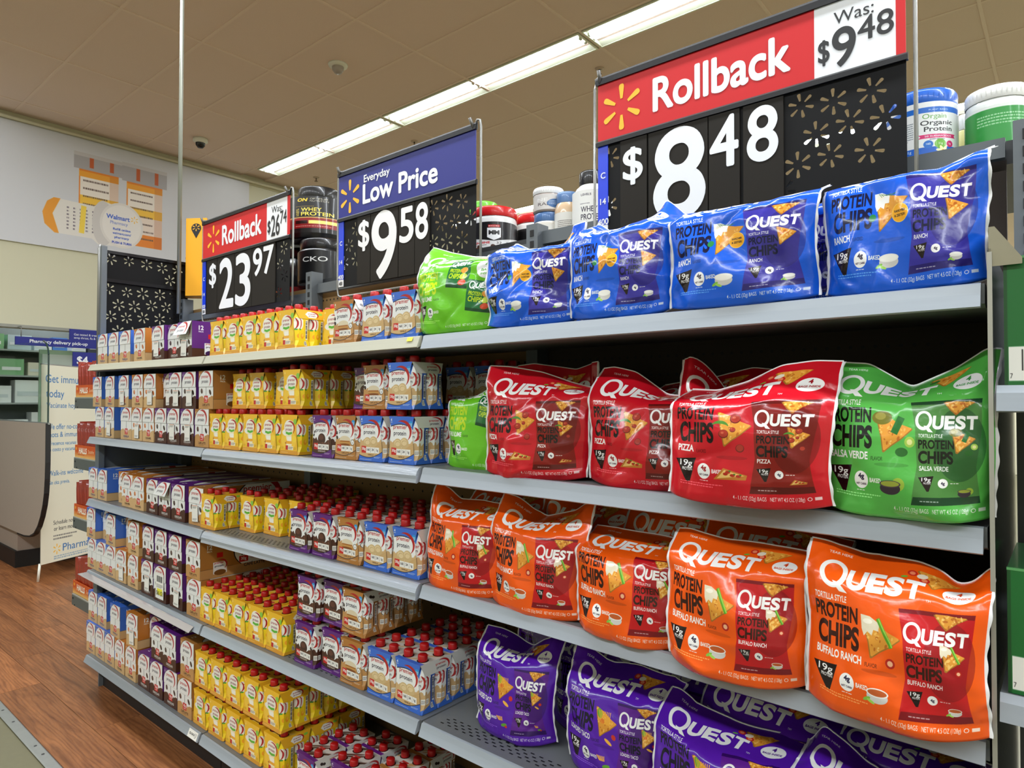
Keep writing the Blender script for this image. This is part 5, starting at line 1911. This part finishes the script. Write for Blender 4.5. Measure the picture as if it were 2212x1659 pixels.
def wrap_org():
    a = Art(3.3, 1, 240, (232, 234, 232))
    a.rect(0, .80, 3.3, .90, (24, 104, 200))
    a.rect(0, 0, 3.3, .17, (24, 96, 196))
    c = 1.72
    a.text('PLANT BASED', c, .835, .025, WHITE, w=.3, al='c')
    a.text('Orgain', c - .06, .69, .085, (90, 156, 60), w=.36, al='c')
    a.text('Organic', c - .02, .57, .085, (24, 26, 30), w=.5, al='c', bold=.01)
    a.text('Protein', c, .455, .085, (24, 26, 30), w=.44, al='c', bold=.01)
    a.poly([(c - .3, .40), (c + .3, .40), (c + .27, .365), (c + .3, .33), (c - .3, .33), (c - .27, .365)], (212, 40, 110))
    a.text('50 SUPERFOODS', c, .35, .03, WHITE, w=.42, al='c', bold=.02)
    a.small(c - .14, .295, .28, .025, INK, 1)
    for x, r, col, t in ((-.16, .07, (30, 110, 200), '160'), (.02, .09, (110, 180, 50), '21g'), (.18, .06, (206, 40, 110), '1g')):
        a.ell(c + x, .22, r, r, col)
        a.text(t, c + x, .21, .035, WHITE, al='c', bold=.02)
    for k in range(6):
        a.ell(c + .06 + .05 * math.cos(k), .1 + .035 * math.sin(k), .06, .025, (246, 238, 180), rot=k)
    a.ell(c + .06, .1, .02, .018, (220, 180, 60))
    a.small(.95, .3, .4, .36, (90, 100, 110), 9, .8)
    a.text('21g', c - .5, .1, .05, WHITE)
    return art_mat('wrap_blue_white_powder', a, .35, coat=.2)


def wrap_txt(name, bg, lines, px=150, extra=None):
    a = Art(3, 1, px, bg)
    for t, x, y, h, w, c in lines:
        a.text(t, x, y, h, c, w=w, bold=.01, al='c')
    if extra:
        extra(a)
    return art_mat(name, a, .35, coat=.2)


GT = 'tubs on the far-side shelves'
YT = 1.86
tub(-2.79, YT, 2.185, .146, .265, 'large black whey tub with gold and red band, topmost behind the signs', (18, 18, 20), (20, 20, 22), (.03, .2, wrap_on()), turn=-.22, lid_h=.05, neck=.62, shoulder=.24, group=GT)
wb = wrap_txt('wrap_black_jar', (14, 14, 16), [('CKO', 1.32, .62, .16, .5, (226, 226, 222))], extra=lambda a: a.bars(1.75, .1, .5, .7, 30, (30, 30, 34)).small(1.8, .15, .4, .6, (210, 210, 210), 9, .9))
tub(-2.70, 1.83, 1.966, .118, .215, 'black jar with white lettering under the big whey tub', (16, 16, 18), (24, 24, 26), (.02, .155, wb), lid_h=.045, neck=.86, shoulder=.08, group=GT)
tub(-2.93, YT, 1.91, .125, .27, 'black tub with a red band half hidden behind the $23.97 sign', (20, 20, 22), (24, 24, 26), (.02, .07, mat('dark_red_band', (130, 20, 22), .35, coat=.3)), lid_h=.05, neck=.62, shoulder=.3, group=GT)
wm = wrap_mm()
tub(-1.652, YT, 1.968, .086, .178, 'white tub with red lid and black chevron label beside the navy sign', (226, 226, 222), (206, 28, 30), (.004, .118, wm), lid_h=.034, neck=.94, shoulder=.1, group=GT)
tub(-1.585, 2.03, 1.968, .084, .178, 'second red-lidded tub half hidden behind the first', (226, 226, 222), (206, 28, 30), (.004, .118, wm), lid_h=.034, neck=.94, shoulder=.1, group=GT)
tub(-1.79, 1.95, 1.968, .06, .25, 'tub with bright green lid peeking out behind the navy sign', (220, 222, 214), (112, 200, 60), None, lid_h=.04, group=GT)
wj = wrap_txt('wrap_collagen', (222, 220, 212), [], extra=lambda a: a.small(1.1, .12, .8, .6, (90, 80, 76), 9, .8).rect(1.3, .02, 1.7, .12, (190, 40, 40)))
wj2 = wrap_txt('wrap_collagen_upper', (206, 202, 196), [('NE', 1.3, .55, .2, .35, (230, 228, 224)), ('RAL', 1.35, .25, .2, .4, (90, 80, 80))], extra=lambda a: a.ell(1.75, .4, .3, .3, (70, 110, 160)).small(1.5, .3, .4, .3, (220, 226, 232), 3))
tub(-1.397, YT, 1.972, .053, .115, 'clear-sided jar with printed facts label, lower of a pair', (206, 200, 188), (80, 116, 166), (.008, .07, wj), lid_h=.03, neck=.9, group=GT, kind='jar')
tub(-1.397, YT, 2.088, .053, .085, 'jar with white lid stacked on the clear-sided jar', (200, 186, 178), (232, 232, 228), (.006, .058, wj2), lid_h=.02, neck=.97, group=GT, kind='jar')
tub(-1.315, YT, 1.972, .045, .172, 'amber-topped jar with blue printed lid beside the stacked jars', (206, 176, 140), (96, 130, 176), (.008, .1, wj), lid_h=.034, neck=.8, shoulder=.2, group=GT, kind='jar')
ww_ = wrap_txt('wrap_white_whey', (226, 226, 220), [('LEVELS', 1.35, .86, .05, .25, INK), ('WHEY', 1.42, .48, .13, .4, INK), ('PROTEIN', 1.5, .3, .13, .56, INK)], extra=lambda a: a.small(1.2, .66, .3, .03, INK, 1).small(1.25, .12, .4, .1, INK, 2))
tub(-1.215, YT, 1.972, .066, .222, 'white bottle with black cap behind the large red sign', (226, 226, 220), (18, 18, 20), (.01, .15, ww_), lid_h=.045, neck=.62, shoulder=.2, group=GT, kind='bottle')
tub(-.258, 1.768, 1.974, .071, .155, 'white tub with blue lid and blue-banded label beside the large sign', (230, 232, 230), (26, 100, 206), (.002, .123, wrap_org()), turn=.35, lid_h=.03, neck=.93, shoulder=.06, group=GT)
tub(-.172, 1.9, 1.974, .045, .135, 'cream-coloured jar with pale lid between blue and green tubs', (232, 224, 150), (226, 226, 214), None, lid_h=.034, neck=.96, shoulder=.06, group=GT)
wg = wrap_txt('wrap_green', (44, 146, 60), [], extra=lambda a: (a.small(1.2, .5, .9, .3, (180, 220, 180), 4, .8), a.rect(0, .93, 3, 1, (226, 230, 224))))
tub(-.118, 1.775, 1.974, .058, .132, 'white-lidded tub with a plain green label, nearest the steel divider', (226, 230, 224), (222, 222, 216), (.002, .088, wg), lid_h=.026, neck=.95, shoulder=.14, group=GT)
# ------------------------------------------------------------------ steel divider, next section and green boxes
m_steel = mat('polished_steel', (150, 150, 146), .22, metal=1.0, noise_amt=.05, noise_scale=8)
S = empty('steel_divider', (-.0895, 1.4, 0))
MB().box(-.0012, -.215, 0, .0012, .28, 1.66).build('sheet', m_steel, S)
b = MB()
b.prism([(.0013, 1.634), (.0378, 1.634), (.0378, 1.643), (.006, 1.692), (.0013, 1.692)], 'y', -.212, -.2105)
b.prism([(.0013, 1.655), (.0013, 1.692), (-.0013, 1.692), (-.0013, 1.655)], 'y', -.212, -.12)
b.build('folded_top', mat('brushed_steel_top', (170, 166, 150), .3, metal=.9, noise_amt=.1, noise_scale=20), S)
b = MB().box(-.003, -.216, 0, .003, -.213, 1.655)
b.build('front_edge', mat('pale_steel_edge', (186, 186, 180), .35, metal=.6), S)
tag(S, 'upright polished steel divider sheet beside the orange and green bags', 'divider')

S = empty('next_gondola_section', (.5, 1.5, 0))
for z in (1.46, 1.02, .55):
    q = MB().box(-.583, -.31, z - .02, .5, .17, z).build('shelf', m_deck, S)
    MB().prism([(-.31, z + .001), (-.318, z - .01), (-.324, z - .036), (-.318, z - .038), (-.306, z - .03)], 'x', -.583, .5).build('price_rail', m_rail, q)
MB().box(-.583, .172, .1, .5, .184, 1.9).build('back_panel', m_dark, S)
tag(S, 'edge of the next grey shelving section right of the steel divider', 'shelving')
ga = Art(3.0, 1.5, 130, (20, 104, 44))
ga.rect(0, 0, .05, 1.5, (12, 74, 30))
ga.rect(.06, .05, 1.1, .45, (236, 236, 230))
ga.bars(.2, .14, .8, .3, 30, (236, 236, 230))
ga.text('7', .08, .08, .06, (40, 40, 40))
ga.text('31124', .3, .07, .07, (40, 40, 40), w=.4)
ga.text('#', .62, .8, .2, WHITE, bold=.03)
m_gb = art_mat('green_box_print', ga, .4, coat=.2)
m_gp = mat('green_box_card', (20, 104, 44), .42, coat=.2)
for z, h, lb in ((1.461, .185, 'green carton with white barcode on the upper shelf right of the divider'), (1.021, .178, 'green carton with white barcode on the lower shelf right of the divider')):
    b = MB().box(-.074, 1.196, z, .17, 1.42, z + h, 1, skip='f')
    b.face([(-.074, 1.196, z), (.17, 1.196, z), (.17, 1.196, z + h), (-.074, 1.196, z + h)], U)
    o = b.build('green_carton', [m_gb, m_gp])
    l = MB().box(-.0745, 1.1952, z + h - .003, .1705, 1.199, z + h + .0006)
    l.build('lid_edge', mat('pale_green_edge', (90, 160, 96), .5), o)
    tag(o, lb, 'carton')

# ------------------------------------------------------------------ cough-drop endcap at the far end
m_end = mat('endcap_shelf_grey', (88, 94, 92), .5, noise_amt=.05, noise_scale=60)
ha = Art(3.6, 1, 110, (206, 84, 24))
for k in range(10):
    ha.rect(0, k * .05, 3.6, k * .05 + .05, (int(206 + 3 * (10 - k)), int(84 + 11 * (10 - k)), int(24 + 9 * (10 - k))))
ha.text('HALLS', .7, .36, .45, (240, 236, 220), w=1.35, bold=.04)
ha.text('Soothe', 2.3, .45, .26, (240, 214, 170), w=.95)
ha.ell(.25, .72, .12, .12, (236, 160, 50))
ha.small(.5, .2, 1.4, .1, (170, 60, 20), 1)
m_tray = art_mat('cough_drop_tray_print', ha, .45)
m_trc = mat('orange_tray_card', (204, 96, 34), .5)
m_pch = mat('dark_orange_pouch', (158, 40, 12), .3, coat=.5, noise_amt=.3, noise_scale=14, bump=.3)
for i, z in enumerate((1.444, 1.115, .79, .37)):
    S = empty('endcap_shelf', (-4.0, 1.45, z))
    MB().box(-.21, -.185, -.055, .236, .2, 0).build('shelf', m_end, S)
    b = MB().box(-.195, -.187, -.02, -.185, -.1845, -.012)
    b.box(-.165, -.187, -.053, -.16, -.1845, -.045)
    b.build('bracket_holes', m_dark, S)
    b = MB().box(-.21, -.185, 0, .21, -.179, .006)
    b.build('lip', mat('pale_lip', (150, 154, 148), .4), S)
    tag(S, 'grey endcap shelf with cough drops, %s from the top' % ON[i], 'shelf', 'endcap shelves of cough drops')
    T = empty('cough_drop_tray', (-4.075, 1.427, z + .0005))
    b = MB()
    b.face([(-.16, -.15, .002), (.16, -.15, .002), (.16, -.15, .072), (-.16, -.15, .072)], U)
    b.box(-.16, -.1495, .002, .16, -.146, .072, 1)
    b.box(.156, -.146, .002, .16, .2, .072, 1)
    b.box(-.16, -.146, .002, -.156, .2, .072, 1)
    b.box(-.16, .196, .002, .16, .2, .072, 1)
    b.box(-.16, -.146, .0, .16, .2, .004, 1)
    b.build('tray', [m_tray, m_trc], T)
    tag(T, 'orange printed cough-drop tray on the %s endcap shelf' % ON[i], 'tray', 'cough-drop display trays')
    for k in range(8):
        b = MB()
        x = -4.2 + k * .036
        hgt = random.uniform(.18, .2)
        w2 = .006
        L = lambda z: -.16 * z
        for (z0, z1, t0, t1) in ((.005, .03, .003, w2), (.03, .09, w2, .0135), (.09, .15, .0135, .008), (.15, .168, .008, .002), (.168, hgt, .002, .0015)):
            ya, yb = -.142 + .002 * (k % 3), .06
            A = [(L(z0) - t0, z0), (L(z0) + t0, z0), (L(z1) + t1, z1), (L(z1) - t1, z1)]
            b.face([(p[0], ya, p[1]) for p in A], smooth=False)
            b.face([(p[0], yb, p[1]) for p in A[::-1]])
            b.face([(A[1][0], ya, A[1][1]), (A[1][0], yb, A[1][1]), (A[2][0], yb, A[2][1]), (A[2][0], ya, A[2][1])], smooth=True)
            b.face([(A[0][0], yb, A[0][1]), (A[0][0], ya, A[0][1]), (A[3][0], ya, A[3][1]), (A[3][0], yb, A[3][1])], smooth=True)
        b.face([(L(hgt) - .0015, -.14, hgt), (L(hgt) + .0015, -.14, hgt), (L(hgt) + .0015, .06, hgt), (L(hgt) - .0015, .06, hgt)])
        o = b.build('cough_drop_pouch', m_pch, None, (x, 1.427, z + .005))
        tag(o, 'dark orange cough-drop pouch standing %s in the tray on the %s endcap shelf' % (ON[k], ON[i]), 'pouch', 'cough-drop pouches in the endcap trays')

# ------------------------------------------------------------------ pharmacy counter, banner and what lies behind
m_lam = mat('speckled_grey_laminate', (166, 152, 140), .6, noise_amt=.07, noise_scale=140)
S = empty('pharmacy_counter', (-7.2, 1.7, 0))
prof = [(-8.18, .335), (-6.70, .336), (-6.50, .340), (-6.36, .355), (-6.25, .39), (-6.16, .455), (-6.09, .54), (-6.04, .63), (-6.01, .72), (-5.995, .83), (-5.99, .958), (-5.995, 1.254), (-8.18, 1.245)]
b = MB()
b.prism([(x + 7.2, z) for x, z in prof], 'y', -.09, -.06)
b.build('front_panel', m_lam, S)
edge = MB()
e = [(-8.18, .32), (-7.25, .20)]
e = prof[1:12]
for (p, q) in zip(e, e[1:]):
    d = Vector((q[0] - p[0], q[1] - p[1])).normalized()
    n = Vector((d.y, -d.x)) * .013
    edge.prism([(p[0] + 7.2, p[1]), (q[0] + 7.2, q[1]), (q[0] + 7.2 + n.x, q[1] + n.y), (p[0] + 7.2 + n.x, p[1] + n.y)], 'y', -.0912, -.0588)
edge.build('black_edge', m_kick, S)
MB().box(-.95, -.03, .14, .27, .75, 1.16).build('base_cabinet', m_lam, S)
MB().box(-.96, -.05, 0, .285, .77, .14).build('kick_plate', m_kick, S)
MB().box(-.98, -.06, 1.16, .28, .8, 1.2).build('counter_top', mat('counter_top_grey', (150, 150, 148), .4), S)
gm = bpy.data.materials.new('screen_glass')
gm.use_nodes = True
g = gm.node_tree.nodes['Principled BSDF']
g.inputs['Base Color'].default_value = (.86, .95, .92, 1)
g.inputs['Roughness'].default_value = .03
g.inputs['Transmission Weight'].default_value = 1.0
g.inputs['IOR'].default_value = 1.04
gp = [(-8.18, 1.254), (-6.0, 1.254), (-6.01, 1.78), (-6.03, 1.83), (-6.07, 1.868), (-6.14, 1.892), (-8.18, 1.93)]
MB().prism([(x + 7.2, z) for x, z in gp], 'y', -.078, -.072).build('glass_screen', gm, S)
edge = MB()
e = gp[1:6]
for (p, q) in zip(e, e[1:]):
    d = Vector((q[0] - p[0], q[1] - p[1])).normalized()
    n = Vector((d.y, -d.x)) * .008
    edge.prism([(p[0] + 7.2, p[1]), (q[0] + 7.2, q[1]), (q[0] + 7.2 + n.x, q[1] + n.y), (p[0] + 7.2 + n.x, p[1] + n.y)], 'y', -.08, -.07)
edge.build('glass_edge', mat('dark_glass_edge', (40, 60, 56), .2), S)
MB().box(-.9, -.082, 1.245, 1.23, -.068, 1.26).build('glass_channel', mat('channel_metal', (150, 156, 156), .3, metal=.7), S)
tag(S, 'grey laminate pharmacy counter with curved black edge and glass screen', 'counter')

# pull-up banner
ba = Art(.85, 1.6, 330, (226, 224, 204))
BLUE = (44, 104, 170)
ba.text('Get immunized', .045, 1.46, .062, BLUE, w=.53, bold=.0)
ba.text('today', .05, 1.34, .062, BLUE, w=.185, bold=.0)
ba.text('Vacúnate hoy.', .055, 1.255, .04, BLUE, w=.32)
ba.text('We offer no-cost flu', .06, 1.08, .042, BLUE, w=.42)
ba.text('shots & immunizations', .06, 1.015, .042, BLUE, w=.5)
ba.text('Ofrecemos vacunas', .06, .95, .03, BLUE, w=.31)
ba.text('sin costo y vacunas', .06, .90, .03, BLUE, w=.31)
ba.text('Walk-ins welcome', .075, .70, .042, BLUE, w=.38)
ba.text('Sin cita previa.', .08, .63, .03, BLUE, w=.22)
ba.text('Schedule now', .13, .30, .032, (50, 50, 50), w=.24)
ba.text('or learn more', .135, .25, .032, (50, 50, 50), w=.24)
ba.small(.13, .17, .26, .05, (90, 90, 90), 2, .8)
for pt in petals(.17, .10, .042):
    ba.poly(pt, (242, 178, 44))
ba.text('Pharmacy', .235, .075, .058, BLUE, w=.4)
ba.small(.14, .015, .5, .035, BLUE, 2, .5)
S = empty('pull_up_banner', (-6.24, 1.655, 0), math.atan2(.84, -.545))
b = MB()
b.face([(0, -.001, .13), (.8, -.001, .10), (.8, -.001, 1.7), (-.02, -.001, 1.715)], U)
b.build('printed_sheet', art_mat('banner_print', ba, .6), S)
b = MB()
b.face([(.8, .001, .10), (0, .001, .13), (-.02, .001, 1.715), (.8, .001, 1.7)])
b.build('sheet_back', m_white, S)
for lx in (0, .8):
    MB().tube([(lx + .005, .01, .14), (lx, .02, 0)], .009, 8).build('stand_leg', m_white, S)
MB().tube([(-.02, .004, 1.718), (.8, .004, 1.703)], .006, 8).build('top_bar', m_wire, S)
MB().tube([(.4, .02, .1), (.4, .03, 1.7)], .008, 8).build('support_pole', m_wire, S)
tag(S, 'white immunization pull-up banner with blue lettering by the counter', 'banner')

# blue signs hanging in the pharmacy opening
S = empty('pharmacy_sign', (-8.1, 1.9, 1.985))
MB().box(0, 0, 0, .02, 1.6, .085).build('board', m_blue, S)
lettering('lettering', 'Pharmacy delivery pick-up', .12, .03, .032, m_lw, S, y=.0215, w=.52, bold=.02, plane='yz')
q = MB().box(-.03, .48, .06, -.01, 1.7, .2).build('upper_board', m_blue, S)
lettering('lettering', 'Get tested & treated for', .52, .135, .022, m_lw, S, y=-.0085, w=.3, bold=.0, plane='yz')
lettering('lettering', 'strep throat, flu & COVID-19.', .52, .1, .022, m_lw, S, y=-.0085, w=.34, bold=.0, plane='yz')
for hy in (.05, 1.5):
    MB().tube([(.01, hy, .085), (.01, hy, .19), (-.125, hy, .19)], .004, 6).build('hanger', m_wire, S)
tag(S, 'blue pharmacy delivery pick-up sign in the pharmacy opening', 'sign')
S = empty('four_dollar_sign', (-7.75, 2.3, 1.72))
MB().box(0, 0, 0, .02, .5, .2).build('board', m_blue, S)
lettering('lettering', '$4', .035, .08, .075, m_lw, S, y=.0215, w=.10, bold=.03, plane='yz')
tag(S, 'navy sign reading $4 above the banner', 'sign')

# shelves inside the pharmacy, with boxes
mb_ = [mat('pharm_box_%d' % i, c, .5) for i, c in enumerate(((226, 228, 226), (196, 204, 206), (70, 120, 190), (120, 170, 120), (206, 200, 180), (60, 66, 74), (170, 186, 190)))]
S = empty('pharmacy_shelving', (-9.6, 1.8, 0))
MB().box(-.25, -1.6, 0, -.22, 2.4, 2.4).build('back_panel', mat('pharmacy_shelf_back', (110, 116, 112), .6), S)
for z in (.35, .7, 1.05, 1.4, 1.72, 2.02):
    MB().box(-.22, -1.6, z - .02, .2, 2.4, z).build('shelf', mat('pharmacy_shelf_board', (150, 156, 152), .5), S)
tag(S, 'grey shelving of medicine boxes inside the pharmacy', 'shelving')
BOXN = ['white', 'pale grey', 'blue', 'soft green', 'cream', 'charcoal', 'blue-grey']
n = 0
for iz, z in enumerate((.7, 1.05, 1.4, 1.72, 2.02)):
    y = .3
    while y < 3.9:
        w = random.uniform(.1, .3)
        h = random.uniform(.12, .27 if z < 2 else .2)
        k = random.choice((0, 0, 0, 1, 2, 3, 4, 5, 6))
        b = MB().box(-9.62, y, z + .0005, -9.42, y + w, z + h)
        o = b.build('medicine_box', mb_[k])
        s = MB().box(-9.42, y + .02, z + h * .3, -9.4185, y + w - .03, z + h * .5).build('label_patch', mb_[(k + 1) % 2], o)
        tag(o, '%s medicine box, %s along the %s shelf inside the pharmacy' % (BOXN[k], (ON + ['tenth', 'eleventh', 'twelfth', 'thirteenth', 'fourteenth', 'fifteenth', 'sixteenth', 'seventeenth', 'eighteenth', 'nineteenth', 'twentieth', 'twenty-first', 'twenty-second'])[n % 31 if n < 31 else 0], ON[iz]), 'box', 'medicine boxes inside the pharmacy')
        n += 1
        y += w + random.uniform(.01, .06)
    n = 0
# green and white tower of bins behind the glass
S = empty('bin_tower', (-8.55, 2.25, 0))
MB().box(-.02, -.02, 0, .0, .42, 1.98).build('frame', mat('pale_green_frame', (150, 176, 146), .5), S)
for k in range(7):
    MB().box(0, 0, .35 + k * .23, .03, .4, .55 + k * .23).build('bin', mat('pale_bin', (196, 210, 196), .4), S)
tag(S, 'pale green tower of bins standing behind the glass screen', 'bins')

bpy.data.objects.remove(_tob)
